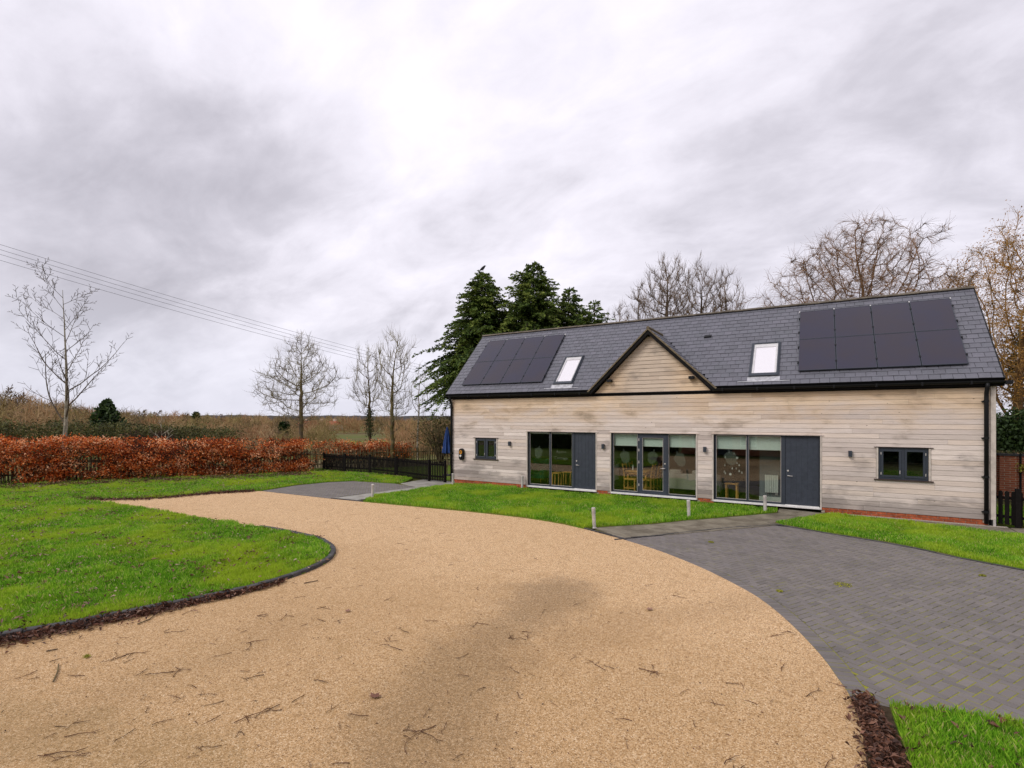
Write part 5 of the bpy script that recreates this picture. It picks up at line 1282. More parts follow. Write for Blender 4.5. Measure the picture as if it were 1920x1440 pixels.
# ---- bare trees
def rotd(d, ang, az):
    a = d.orthogonal().normalized(); a = Matrix.Rotation(az, 3, d) @ a
    return (d * math.cos(ang) + a * math.sin(ang)).normalized()
class Tree:
    def __init__(s, seed): s.r = random.Random(seed); s.th = MB(); s.tw = MB(); s.tips = []; s.cut = 2
    def grow(s, p, d, L, rad, lev, P):
        r = s.r; n = max(3, int(L / P['seg'][min(lev, len(P['seg']) - 1)])); st_ = L / n; pts = [p.copy()]; rs = [rad]
        tip = rad * (P.get('tip', .25) if lev else .07) if lev < P['levels'] - 1 else P.get('tmin', .003)
        wob = P['wob'][min(lev, len(P['wob']) - 1)]; up = P['up'][min(lev, len(P['up']) - 1)]
        ds = []
        for i in range(n):
            d = (d + Vector((r.gauss(0, wob), r.gauss(0, wob), r.gauss(0, wob))) + Vector((0, 0, up * st_))).normalized()
            p = p + d * st_; pts.append(p.copy()); ds.append(d.copy()); rs.append(rad + (tip - rad) * ((i + 1) / n) ** .8)
        (s.th if lev < s.cut else s.tw).tube(pts, rs, 7 if lev == 0 else (5 if lev == 1 else 3), False)
        if lev >= P['levels'] - 1: s.tips.append(p); return
        nb = P['n'][lev]; nb = int(nb + r.uniform(-.2, .2) * nb) if nb > 4 else nb
        f0 = P['start'][min(lev, len(P['start']) - 1)]; az = r.uniform(0, 6.28)
        for k in range(nb):
            f = f0 + (1 - f0) * (k + r.random() * .8) / nb; f = min(f, .985); i = min(int(f * n), n - 1)
            q = pts[i].lerp(pts[i + 1], f * n - i); az += 2.4 + r.gauss(0, .4)
            a = R(P['ang'][min(lev, len(P['ang']) - 1)] * r.uniform(.75, 1.25)); nd_ = rotd(ds[i], a, az)
            prof = P['prof'](f) if lev == 0 else (1 - .55 * f)
            l2 = L * P['ratio'][min(lev, len(P['ratio']) - 1)] * prof * r.uniform(.7, 1.2)
            r2 = max(min(rs[i] * P.get('rr', .55), rs[i] * .85) * (prof ** .3 if lev == 0 else 1), P.get('tmin', .003) * 1.4)
            s.grow(q, nd_, l2, r2, lev + 1, P)
def tree(name, base, H, rad, P, label, seed, mt, mtw, lean=(0, 0), group=None, cat='tree', cut=2):
    t = Tree(seed); t.cut = cut; root = empty(name, base, label, cat, group)
    P = dict(P); d = Vector((lean[0], lean[1], 1)).normalized()
    t.grow(Vector(base), d, H, rad, 0, P)
    t.th.obj('trunk', mt, root, smooth=True); t.tw.obj('crown', mtw, root)
    return root, t
ASH = dict(levels=4, seg=[.5, .2, .16, .12], wob=[.04, .045, .06, .05], up=[.02, .26, .8, 1.0], n=[18, 8, 4], start=[.24, .2, .2, .2], ang=[62, 52, 50], ratio=[.52, .42, .42], prof=lambda f: 1.1 - .68 * f, tmin=.011, rr=.55)
BUSHY = dict(levels=5, seg=[.5, .25, .2, .16, .14], wob=[.03, .05, .06, .06, .06], up=[.02, .13, .3, .5, .4], n=[32, 10, 6, 3], start=[.13, .16, .12, .15], ang=[62, 44, 46, 44], ratio=[.5, .42, .40, .5], prof=lambda f: 1.1 - .82 * f, tmin=.0095, rr=.45)
UPR = dict(levels=5, seg=[.5, .35, .25, .2, .15], wob=[.03, .035, .05, .05, .05], up=[.02, .16, .25, .3, .3], n=[24, 10, 6, 3], start=[.12, .12, .15, .15], ang=[38, 34, 36, 36], ratio=[.56, .40, .40, .5], prof=lambda f: 1.2 - .85 * f, tmin=.0095, rr=.5)
FAN = dict(levels=5, seg=[.5, .45, .3, .25, .2], wob=[.03, .04, .06, .07, .07], up=[.02, .12, .2, .3, .3], n=[9, 13, 8, 4], start=[.35, .18, .15, .15], ang=[26, 32, 34, 34], ratio=[1.2, .36, .42, .5], prof=lambda f: 1.05 - .1 * f, tmin=.0135, rr=.62)
def colonize(base, pts, trunk_z, step=.3, dk=.45, di=3.0, seed=0, lean=(0, 0), trop=.0, maxn=9000):
    """branches grow towards scattered points until they fill the crown; returns nodes, parents"""
    r = np.random.default_rng(seed); base = np.array(base, float); N = [base]; par = [-1]
    z = 0
    while z < trunk_z:
        z += step; N.append(base + [lean[0] * z + r.normal(0, .02), lean[1] * z + r.normal(0, .02), z]); par.append(len(N) - 2)
    org = base.copy(); N = [p - org for p in N]; nodes = np.array(N); P = pts - org; par = list(par)
    dist = np.full(len(P), 1e9); near = np.zeros(len(P), int)
    def upd(new, i0):
        for c0 in range(0, len(new), 400):
            nw = new[c0:c0 + 400]; dd = (P * P).sum(1)[:, None] + (nw * nw).sum(1)[None] - 2 * P @ nw.T; j = dd.argmin(1); m = np.sqrt(np.maximum(dd[np.arange(len(P)), j], 0))
            k = m < dist; dist[k] = m[k]; near[k] = i0 + c0 + j[k]
    upd(nodes, 0)
    for it in range(140):
        act = dist < (di if it > 6 else 99)
        if not act.any() or len(nodes) > maxn: break
        idx = near[act]; v = P[act] - nodes[idx]; v /= np.linalg.norm(v, axis=1)[:, None] + 1e-9
        u, inv = np.unique(idx, return_inverse=True); D = np.zeros((len(u), 3)); np.add.at(D, inv, v)
        D += r.normal(0, .22, D.shape) + [0, 0, trop]; D /= np.linalg.norm(D, axis=1)[:, None] + 1e-9
        new = nodes[u] + D * step; i0 = len(nodes); nodes = np.concatenate([nodes, new]); par += list(u); upd(new, i0)
        keep = dist > dk; P = P[keep]; dist = dist[keep]; near = near[keep]
        if not len(P): break
    return nodes + org, np.array(par)
def prisms(A, B, ra, rb, sides):
    n = len(A); d = B - A; L = np.linalg.norm(d, axis=1)[:, None] + 1e-9; d = d / L
    ref = np.where(np.abs(d[:, 2:3]) < .9, [[0, 0, 1.0]], [[1.0, 0, 0]]); a = np.cross(d, ref); a /= np.linalg.norm(a, axis=1)[:, None]; b = np.cross(d, a)
    t = np.arange(sides) * 2 * np.pi / sides; ring = a[:, None] * np.cos(t)[None, :, None] + b[:, None] * np.sin(t)[None, :, None]
    v = np.concatenate([A[:, None] + ring * ra[:, None, None], B[:, None] + d[:, None] * (rb * .5)[:, None, None] + ring * rb[:, None, None]], 1)
    k = np.arange(sides); q = np.stack([k, (k + 1) % sides, sides + (k + 1) % sides, sides + k], 1)
    return v.reshape(-1, 3), (np.arange(n)[:, None, None] * 2 * sides + q[None]).reshape(-1, 4)
def bare(nodes, par, rmax, rtip, twigs, tl, tdir, seed, droop=0.0, tw_r=.006, fork=2):
    """radii by the pipe rule, then fine twigs on the outer branches"""
    r = np.random.default_rng(seed); n = len(nodes); acc = np.zeros(n); kids = np.bincount(par[1:], minlength=n); e = 2.25
    for i in range(n - 1, 0, -1):
        if acc[i] == 0: acc[i] = rtip ** e
        acc[par[i]] += acc[i]
    rad = acc ** (1 / e); rad = rtip + (rmax - rtip) * (np.maximum(rad - rtip, 0) / max(rad[0] - rtip, 1e-6)) ** 1.3
    i = np.arange(1, n); A, B, ra, rb = nodes[par[i]], nodes[i], np.minimum(rad[par[i]], rad[i] * 1.35), rad[i]
    thick = rb > max(rtip * 3.2, .03)
    th = prisms(A[thick], B[thick], ra[thick], rb[thick], 7); tn = prisms(A[~thick], B[~thick], ra[~thick], rb[~thick], 3)
    thin = np.where(rb < rtip * 2.2)[0]; T = np.repeat(thin, twigs)
    o = A[T] + (B[T] - A[T]) * r.random((len(T), 1)); bd = B[T] - A[T]; bd /= np.linalg.norm(bd, axis=1)[:, None] + 1e-9
    dv = bd * .8 + r.normal(0, .45, (len(T), 3)) + [0, 0, tdir]; dv /= np.linalg.norm(dv, axis=1)[:, None]
    L = tl * (.4 + r.random((len(T), 1))); segsV, segsF, off = [], [], 0
    p0 = o; rr0 = tw_r
    for k in range(fork):
        p1 = p0 + dv * L / fork; v, f = prisms(p0, p1, np.full(len(T), rr0), np.full(len(T), rr0 * .6), 3); segsV.append(v); segsF.append(f + off); off += len(v)
        dv = dv + r.normal(0, .18, dv.shape) + [0, 0, (.45 if droop == 0 else -droop)]; dv /= np.linalg.norm(dv, axis=1)[:, None]; p0 = p1; rr0 *= .6
    tv, tf = np.concatenate(segsV), np.concatenate(segsF)
    return th, (np.concatenate([tn[0], tv]), np.concatenate([tn[1], tf + len(tn[0])])), p0
def crown_pts(c, rad, n, seed, shape=None):
    r = np.random.default_rng(seed); out = []
    while len(out) < n:
        u = r.uniform(-1, 1, 3)
        if (u ** 2).sum() > 1: continue
        sc = shape(u[2]) if shape else 1.0
        sc *= 1 + .55 * mnoise.noise((u[0] * 1.7 + seed, u[1] * 1.7, u[2] * 2.0)) + (.22 if r.random() < .12 else 0)
        out.append((c[0] + u[0] * rad[0] * sc, c[1] + u[1] * rad[0] * sc, c[2] + u[2] * rad[1] * (1 + .2 * mnoise.noise((u[0] * 2 + seed, u[1] * 2, 7.0)) + (.12 if r.random() < .1 else 0))))
    return np.array(out)
def ctree(name, base, label, mt, mtw, c, rad, n, trunk_z, rmax, seed, step=.3, dk=.4, rtip=.011, twigs=2, tl=.5, tdir=.4, droop=0.0, shape=None, lean=(0, 0), trop=.05, group=None, tw_r=.0075, di=3.5):
    root = empty(name, base, label, 'tree', group)
    nodes, par = colonize(base, crown_pts((base[0] + c[0], base[1] + c[1], c[2]), rad, n, seed, shape), trunk_z, step, dk, di, seed, lean, trop)
    th, cr, tips = bare(nodes, par, rmax, rtip, twigs, tl, tdir, seed, droop, tw_r)
    O('trunk', mesh_np('trunk', th[0], th[1], mt, smooth=True), root); O('crown', mesh_np('crown', cr[0], cr[1], mtw), root)
    return root, tips
EGG = lambda u: 1.0 - .35 * max(0, u) - .1 * max(0, -u)
FANS = lambda u: .72 + .28 * (u + 1) / 2 if u < .5 else .93
def base_at(x, d, z=0.0): p = at_d(x, 784, d); return (p.x, p.y, z)
tree('bare_tree', base_at(117, 26), 9.2, .125, dict(levels=4, seg=[.5, .2, .16, .12], wob=[.018, .05, .07, .06], up=[.02, .20, .6, .8], n=[19, 9, 4], start=[.24, .2, .2, .2], ang=[50, 44, 45], ratio=[.48, .44, .42], prof=lambda f: 1.12 - .72 * f, tmin=.0085, rr=.55), 'tall pale trunked bare tree alone behind the hedge at far left', 23, BARKP, mat('dark_twig', (.085, .058, .05), .9, .1, nscale=2, col2=(.13, .105, .07)), (.085, .05), cut=1)
ctree('bare_tree', base_at(565, 29), 'bare tree with mossy spreading branches where the hedge ends', BARKG, TWIGY, (0, 0, 4.9), (2.3, 2.75), 900, 4.6, .12, 5, .2, .25, .0098, 3, .5, .3, shape=lambda u: .95 - .6 * max(0, u) ** 1.1, trop=.4)
t3, _ = ctree('bare_tree', base_at(693, 30), 'slim bare tree left of the taller bare tree beyond the fence', BARKG, TWIGY, (-.15, 0, 4.6), (1.15, 2.4), 330, 3.6, .085, 8, .22, .26, .009, 3, .6, .9, shape=FANS, trop=.6)
ctree('bare_tree', base_at(735, 28.6), 'taller upright bare tree behind the black picket fence', BARKG, TWIGY, (.15, 0, 4.7), (1.3, 2.95), 560, 4.4, .11, 14, .22, .26, .009, 3, .6, .9, shape=FANS, trop=.6)
ctree('bare_tree', base_at(783, 33), 'thin birch like bare tree next to the spiky pollard', BARKP, TWIGY, (.25, 0, 4.5), (.85, 2.0), 140, 2.4, .055, 17, .22, .28, .0105, 2, .6, .7, shape=EGG, trop=.25)
_b = base_at(693, 30); leafcloud('ivy', np.array([(_b[0] + random.gauss(0, .13), _b[1] + random.gauss(0, .13), random.uniform(1.7, 3.3)) for _ in range(700)]), .1, EVER, t3)
# spiky pollard near the house corner
pb = Vector(base_at(826, 31)); pr = empty('pollard_tree', pb, 'spiky pollarded bare tree just left of the house corner', 'tree')
tk = Tree(4); tk.cut = 1
for k in range(7):
    a = k * .9; d_ = Vector((math.cos(a) * .5, math.sin(a) * .5, 1)).normalized()
    tk.grow(pb + Vector((0, 0, .1)), d_, 2.0, .11, 0, dict(levels=3, seg=[.3, .3, .25], wob=[.06, .05, .05], up=[.05, .2, .2], n=[22, 3], start=[.35, .2], ang=[42, 18], ratio=[.75, .5], prof=lambda f: 1.0, tmin=.007, rr=.28))
tk.th.obj('trunk', BARKD, pr, smooth=True); tk.tw.obj('crown', TWIGY, pr)
cc = np.array([(pb.x + random.gauss(0, .75), pb.y + random.gauss(0, .75), random.uniform(1.1, 2.9)) for _ in range(2600)])
leafcloud('ivy', cc, .11, BRAMBLE, pr)
# trees standing behind the house
for (x, d, top, rx, lab, sd_, n0) in ((1250, 33, 478, 1.95, 'tallest bare tree of the clump behind the gable', 31, 430), (1316, 34.5, 492, 1.7, 'bare tree right of the tallest in the clump behind the gable', 33, 360), (1361, 33.5, 512, 1.35, 'rightmost bare tree of the clump behind the gable', 36, 260), (1196, 32.5, 535, 1.0, 'bare tree left of the tallest in the clump behind the gable', 39, 130), (1160, 36, 562, 1.3, 'low bare tree at the left end of the clump behind the gable', 41, 150)):
    zt = CZ + (784 - top) / 955 * d; ctree('bare_tree', base_at(x, d), lab, BARKD, TWIGT, (0, 0, zt - 3.6), (rx, 3.6), int(n0 * 2.3), zt - 4.0, .17, sd_, .22, .235, .0118, 4, .5, .7, shape=FANS, trop=.5, group='bare trees behind the house', tw_r=.008)
ctree('willow_tree', base_at(1615, 25), 'spreading bare willow behind the right solar panels', BARKO, mat('willow_twig', (.27, .155, .085), .9, .1, nscale=1, col2=(.18, .11, .065)), (0, 0, 9.1), (3.6, 3.4), 1600, 6.0, .2, 52, .24, .27, .0105, 6, .6, .1, droop=.3, trop=.0, tw_r=.0066, shape=lambda u: 1.0 if u < .2 else 1.0 - .1 * u)
rt_, tips_ = ctree('russet_tree', base_at(1908, 23.5), 'bare twisting tree with russet leaves at the right edge', BARKO, mat('russet_twig', (.42, .24, .075), .9, .1, nscale=1.2, col2=(.15, .095, .04)), (0, 0, 7.0), (3.2, 4.6), 1900, 2.4, .24, 61, .24, .28, .0105, 5, .6, .1, droop=.35, trop=.0, tw_r=.0075)
sel = tips_[rng.random(len(tips_)) < .95]; sel = sel[sel[:, 2] > 3.5]; sel = np.repeat(sel, 2, 0) + rng.normal(0, .07, (len(sel) * 2, 3))
leafcloud('leaves', sel + rng.normal(0, .05, sel.shape), .08, ORANGEL, rt_, up=-.6)
# dark evergreen shrubs over the brick wall
def evergreen(x, d, z0, z1, wdt, n, label, mt=EVER, name='evergreen_shrub', size=.16, seed=0):
    b = Vector(base_at(x, d)); root = empty(name, b, label, 'shrub')
    r = np.random.default_rng(seed + int(x)); C_ = []
    while len(C_) < n // 14:
        u = r.normal(0, 1, 3); u /= np.linalg.norm(u); k = r.random() ** .4
        zc, hz_ = (z0 + z1) / 2, (z1 - z0) / 2
        q = np.array([b.x + u[0] * wdt * k, b.y + u[1] * wdt * k, zc + u[2] * hz_ * k])
        C_.append(q + r.normal(0, .16, (14, 3)))
    C_ = np.concatenate(C_); C_[:, 2] = np.maximum(C_[:, 2], .05)
    leafcloud('foliage', C_, size, mt, root, rv=np.clip(.3 + .5 * r.random(len(C_)) * (C_[:, 2] - z0) / (z1 - z0) + r.normal(0, .15, len(C_)), 0, 1))
    MB().tube([b, b + Vector((.05, 0, (z0 + z1) / 2)), b + Vector((0, .1, z1 - .1))], [.09, .06, .015], 6).obj('trunk', BARKD, root)
    return root
evergreen(1885, 20.5, .6, 3.0, 1.0, 5200, 'dark evergreen shrub just above the brick wall', seed=2)
evergreen(1935, 20.0, .6, 3.2, 1.1, 5200, 'dark evergreen shrub above the brick wall at the picture edge', seed=3)
evergreen(1935, 25, 3.0, 7.6, 1.0, 3000, 'tall ivy covered evergreen behind the russet tree', seed=5, size=.2)
p = w0 + wd * .75 + wn * .1
o = empty('wall_plant', (p.x, p.y, WH - .55), 'pale leaved climber hanging on the brick wall', 'plant')
leafcloud('leaves', np.array([(p.x + random.gauss(0, .1), p.y + random.gauss(0, .04), WH - .48 + random.gauss(0, .07)) for _ in range(160)]), .07, MOSS, o)
p = w0 + wd * 2.5
o = empty('ivy_topping', (p.x, p.y, WH), 'pale green creeper lying along the top of the brick wall', 'plant')
leafcloud('leaves', np.array([tuple(w0 + wd * random.uniform(-.5, 5) + wn * random.gauss(-.08, .08) + Vector((0, 0, WH + abs(random.gauss(0, .04))))) for _ in range(1500)]), .07, BRAMBLE, o)

# ---- conifers behind the left end of the house
def conifer(x, d, H, Rm, z0, label, seed, nb=150, irregular=.25, name='conifer'):
    b = np.array(base_at(x, d)); r = np.random.default_rng(seed); root = empty(name, tuple(b), label, 'tree', 'conifers behind the house')
    bv = Vector(b); MB().tube([bv, bv + Vector((0, 0, H * .5)), bv + Vector((0, 0, H * .985))], [.22, .13, .015], 7).obj('trunk', BARKD, root, smooth=True)
    C_, D_, Rv, SA, SB = [], [], [], [], []
    for k in range(nb):
        f = (k + r.random()) / nb; h = z0 + (H - z0 - .15) * f; az = k * 2.39996 + r.normal(0, .35); o = np.array([np.cos(az), np.sin(az), 0]); sd = np.array([-o[1], o[0], 0])
        lump = mnoise.noise((math.cos(az) * 1.3 + seed, math.sin(az) * 1.3, h * .55))
        rad = min(.58 * (H - h), Rm + .12 * (H - h)) * (1 + irregular * 1.6 * lump) * r.uniform(.72, 1.12) + .2
        rise = .4 + .75 * f ** 2 + r.normal(0, .14); dr = .5 + .3 * r.random()
        n = max(4, int(rad / .09)); t = np.arange(n + 1) / n
        ax = b + np.array([0, 0, h]) + o[None] * (rad * t)[:, None] + np.array([0, 0, 1.0])[None] * (rad * (rise * t - dr * t * t))[:, None]
        SA.append(ax[:-1]); SB.append(ax[1:]); tone = r.normal(0, .13)
        for i in range(2, n + 1):
            ls = (.09 + .34 * (1 - t[i]) ** .8) * min(1.0, rad / 1.2) * r.uniform(.7, 1.25)
            for s_ in (-1, 1):
                m = max(2, int(ls / .07)); u = np.arange(1, m + 1) / m
                d_ = sd * s_ * .8 + o * .75 + np.array([0, 0, r.normal(-.05, .22)])
                q = ax[i] + d_[None] * (ls * u)[:, None] + np.array([0, 0, -1.0])[None] * (.16 * ls * u * u)[:, None]; q = q + r.normal(0, .02, q.shape)
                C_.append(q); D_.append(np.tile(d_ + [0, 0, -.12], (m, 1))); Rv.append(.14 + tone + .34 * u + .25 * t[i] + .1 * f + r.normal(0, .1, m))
        C_.append(ax[-3:]); D_.append(np.tile(o + [0, 0, .2], (3, 1))); Rv.append(np.full(3, .6))
    m = 30; C_.append(b + np.stack([r.normal(0, .03, m), r.normal(0, .03, m), H - .5 + .55 * r.random(m)], 1)); D_.append(np.stack([r.normal(0, .5, m), r.normal(0, .5, m), np.ones(m)], 1)); Rv.append(np.full(m, .5))
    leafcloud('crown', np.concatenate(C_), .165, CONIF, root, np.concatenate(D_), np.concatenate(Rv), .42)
    A, B = np.concatenate(SA), np.concatenate(SB); v, f_ = prisms(A, B, np.full(len(A), .014), np.full(len(A), .012), 3); O('limbs', mesh_np('limbs', v, f_, BARKD), root)
    return Vector(b)
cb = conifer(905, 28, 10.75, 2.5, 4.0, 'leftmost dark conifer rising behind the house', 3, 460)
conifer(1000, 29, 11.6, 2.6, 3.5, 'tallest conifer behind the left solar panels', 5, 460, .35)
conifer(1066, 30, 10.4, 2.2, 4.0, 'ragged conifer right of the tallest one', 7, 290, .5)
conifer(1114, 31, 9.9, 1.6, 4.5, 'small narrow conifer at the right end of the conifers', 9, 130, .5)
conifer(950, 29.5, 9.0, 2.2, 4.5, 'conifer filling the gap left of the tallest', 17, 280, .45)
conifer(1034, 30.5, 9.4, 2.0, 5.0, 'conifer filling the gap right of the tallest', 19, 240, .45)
conifer(884, 30.5, 8.4, 1.7, 4.6, 'low dark conifer leaning out at the left house end', 13, 190, .3)
# crow on top
bp_ = cb + Vector((0, 0, 10.98)); crow = empty('bird', bp_ - Vector((0, 0, .12)), 'black crow perched on the leftmost conifer tip', 'bird')
MB().tube([bp_ + Vector((-.24, 0, -.08)), bp_ + Vector((-.12, 0, -.02)), bp_ + Vector((0, 0, .03)), bp_ + Vector((.08, 0, .09)), bp_ + Vector((.13, 0, .14)), bp_ + Vector((.17, 0, .14)), bp_ + Vector((.235, 0, .125))], [.012, .05, .085, .065, .045, .03, .004], 10).obj('body', CROW, crow, smooth=True)
for s_ in (-.03, .03): MB().tube([bp_ + Vector((.0, s_, -.04)), bp_ + Vector((.02, s_, -.14))], .007, 5).obj('leg', CROW, crow)

# ---- overhead wires
for k, (yl, yr) in enumerate(((459, 701), (468.6, 706.5), (477.5, 712), (488.6, 717.5))):
    A_, B_ = at_d(0, yl, 32), at_d(832, yr, 54)
    e = (A_ - B_); A2, B2 = A_ + e * .5, B_ - e * .25
    pts = []
    for i in range(25):
        t = i / 24; p = A2.lerp(B2, t); sag = 1.0 * (4 * (t - .5) ** 2 - 1); pts.append(p + Vector((0, 0, sag + 1.0 * (1 - 4 * (.55 - .5) ** 2) - .15)))
    tag(MB().tube(pts, .011, 5).obj('overhead_wire', CABLE), ('topmost', 'second from the top', 'third from the top', 'lowest')[k] + ' of the four overhead wires crossing the left sky', 'wire', 'overhead wires')

# ================================================================== FAR BACKGROUND
def scrub(name, spots, label, kind='stuff', cat='scrub', mt=SCRUB, per=420, tw=.035):
    C_, D_, L_, Rv = [], [], [], []
    for (x, y, z, w_, h_, tone) in spots:
        n = per; u = rng.normal(0, 1, (n, 3)); u /= np.linalg.norm(u, axis=1)[:, None]; u[:, 2] = np.abs(u[:, 2]); k = rng.random(n)[:, None] ** .35
        p = u * k * [w_, w_, h_]; dd = u * .9 + [0, 0, .4] + rng.normal(0, .4, (n, 3)); dd /= np.linalg.norm(dd, axis=1)[:, None]
        C_.append(p + [x, y, z]); D_.append(dd); L_.append(h_ * (.16 + .25 * rng.random(n))); Rv.append(np.clip(tone + rng.normal(0, .09, n), 0, 1))
    C_, D_, L_, Rv = map(np.concatenate, (C_, D_, L_, Rv)); n = len(C_)
    s = np.cross(D_, rng.normal(0, 1, (n, 3))); s /= np.linalg.norm(s, axis=1)[:, None]
    dist = np.hypot(C_[:, 0], C_[:, 1] - CY)[:, None]; wv = tw * (.6 + .8 * rng.random((n, 1))) * np.clip(dist / 60, .6, 3)
    v = np.stack([C_ - D_ * L_[:, None] / 2 - s * wv, C_ - D_ * L_[:, None] / 2 + s * wv, C_ + D_ * L_[:, None] / 2], 1)
    f = np.arange(n)[:, None] * 3 + [0, 1, 2]
    return tag(O(name, mesh_np(name, v.reshape(-1, 3), f, mt, np.repeat(Rv, 3))), label, cat, kind=kind)
r2 = random.Random(99)
def topz(x, y, d): return CZ + (784 - y) / 955 * d
def skyline(x):      # picture height of the scrub's top edge against the sky
    K = [(-120, 722), (0, 735), (60, 742), (110, 752), (180, 763), (260, 772), (400, 778), (900, 784)]
    for (a, b), (c, d) in zip(K, K[1:]):
        if a <= x <= c: return b + (d - b) * (x - a) / (c - a)
    return 784
BUSH = []
for k in range(6):
    nn, pp_ = colonize((0, 0, 0), crown_pts((0, 0, .55), (.55, .48), 120, 300 + k, lambda u: 1 - .3 * max(0, u)), .12, .075, .1, .6, 300 + k, (0, 0), .1)
    th, cr, _ = bare(nn, pp_, .022, .0042, 2, .16, .4, 300 + k, 0, .0034, 1)
    v = np.concatenate([th[0], cr[0]]); f = np.concatenate([th[1], cr[1] + len(th[0])]); BUSH.append((v, f))
def bushes(name, spots, label, mt=SCRUB, cat='scrub'):
    V, F, A, off = [], [], [], 0
    for (x, y, z, w_, h_, tone) in spots:
        v, f = BUSH[r2.randrange(6)]; a = r2.uniform(0, 6.28); c, s_ = math.cos(a), math.sin(a)
        q = np.stack([(v[:, 0] * c - v[:, 1] * s_) * w_ * 1.8 + x, (v[:, 0] * s_ + v[:, 1] * c) * w_ * 1.8 + y, v[:, 2] * h_ + z], 1)
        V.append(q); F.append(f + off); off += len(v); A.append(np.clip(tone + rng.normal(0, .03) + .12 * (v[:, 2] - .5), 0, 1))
    return tag(O(name, mesh_np(name, np.concatenate(V), np.concatenate(F), mt, np.concatenate(A))), label, cat, kind='stuff')
sp_near, sp_haze = [], []
for d in (42, 49, 57, 66, 78, 94, 115, 145, 185, 240):
    x = -160
    while x < 900:
        gap = 612 < x < 860 and d < 84
        if not gap and (d > 50 or x < 600):
            lim = skyline(x) + (14 if d < 60 and x > 150 else 0) + r2.uniform(-4, 13)
            h_ = max(1.4, topz(x, lim, d)); p = at_d(x, 784, d); w_ = h_ * r2.uniform(.35, .75) + .5; tone = r2.uniform(0, 1)
            sp = (p.x, p.y + r2.uniform(-1.5, 1.5), -.2, w_, min(h_ + .2, 9.5), tone)
            sp_near.append(sp)
            sp_haze.append(sp); step = w_ * 955 / d * (1.25 if d < 100 else 1.6)
        else: step = 18
        x += step
print('bushes', len(sp_near))
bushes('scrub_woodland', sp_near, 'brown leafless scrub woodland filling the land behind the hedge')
scrub('scrub_twigs', sp_haze, 'fine brown twig haze of the scrub woodland behind the hedge', per=170)
sp_ = []
for i in range(60):
    x = r2.uniform(610, 850); d = r2.uniform(36, 44); p = at_d(x, 784, d); sp_.append((p.x, p.y, -.1, r2.uniform(.8, 1.5), r2.uniform(.7, 1.25), r2.uniform(.1, .7)))
for i in range(40):
    x = r2.uniform(735, 860); d = r2.uniform(46, 80); p = at_d(x, 784, d); sp_.append((p.x, p.y, -.1, r2.uniform(1.2, 2.2), r2.uniform(1.6, 2.8), r2.uniform(.4, .9)))
scrub('scrub_bank', sp_, 'low brown scrub beyond the shorter beech hedge', per=330)
sheet('field', P2([at_d(x, 784, d) for x, d in ((600, 47), (860, 47), (860, 66), (600, 62))]), -.03, mat('green_field', (.10, .19, .025), .95, .05, nscale=.5, col2=(.14, .19, .035)), 'small bright green field beyond the shorter beech hedge', t=.02)
# single trees on the skyline
for (x, d, ty, lab, sd_) in ((268, 120, 764, 'small round bare tree on the skyline left of the ivy clad one', 1), (296, 118, 764, 'small bare tree on the skyline next to the round one', 2), (422, 100, 773, 'bare skyline tree right of the small ivy clad tree', 3), (350, 85, 772, 'bare skyline tree beside the small ivy clad tree', 5), (480, 130, 778, 'low bare skyline tree between the hedge end and ivy clad tree', 6), (4, 60, 712, 'bare skyline tree at the left picture edge', 7), (28, 62, 722, 'bare skyline tree second from the left picture edge', 8), (395, 60, 796, 'dark forked bare tree in the scrub above the hedge', 9)):
    H = topz(x, ty, d); tree('far_tree', base_at(x, d, -.2), H * .8 + .2, .012 * H + .03, dict(BUSHY, levels=4, n=[14, 7, 5], ang=[55, 42, 42], ratio=[.5, .5, .5], seg=[.8, .6, .5, .4], tmin=.004 * d / 20 + .012, prof=lambda f: 1.1 - .6 * f), lab, sd_ + 100, BARKD, TWIGT, (0, 0), 'bare trees on the skyline')
# evergreens in the scrub
def far_ever(x, d, ty, wpx, label, seed, mt=EVER, n=2600):
    z1 = topz(x, ty, d); b = Vector(base_at(x, d)); root = empty('evergreen_tree', b, label, 'tree'); r = np.random.default_rng(seed)
    Wm = wpx / 2 / 955 * d; h = r.random(n) ** 1.25; a = r.random(n) * 6.283; k = np.sqrt(r.random(n)); rr = Wm * (1 - h) ** .7 * (1 + .25 * np.sin(a * 3 + h * 9)) * k + .08
    C_ = np.stack([b.x + np.cos(a) * rr, b.y + np.sin(a) * rr, .3 + (z1 - .3) * h], 1)
    leafcloud('crown', C_, .009 * d, mt, root, rv=np.clip(.15 + .55 * k * k + r.normal(0, .15, n), 0, 1))
    MB().tube([b, b + Vector((0, 0, z1 * .8))], [.15, .03], 6).obj('trunk', BARKD, root)
far_ever(201, 40, 750, 84, 'dark green holly like tree standing above the hedge at left', 1)
far_ever(368, 90, 774, 24, 'small ivy clad tree on the skyline', 2, n=900)
far_ever(528, 55, 793, 11, 'left of two tiny dark firs above the hedge end', 3, n=700); far_ever(537, 55, 792, 11, 'right of two tiny dark firs above the hedge end', 4, n=700)
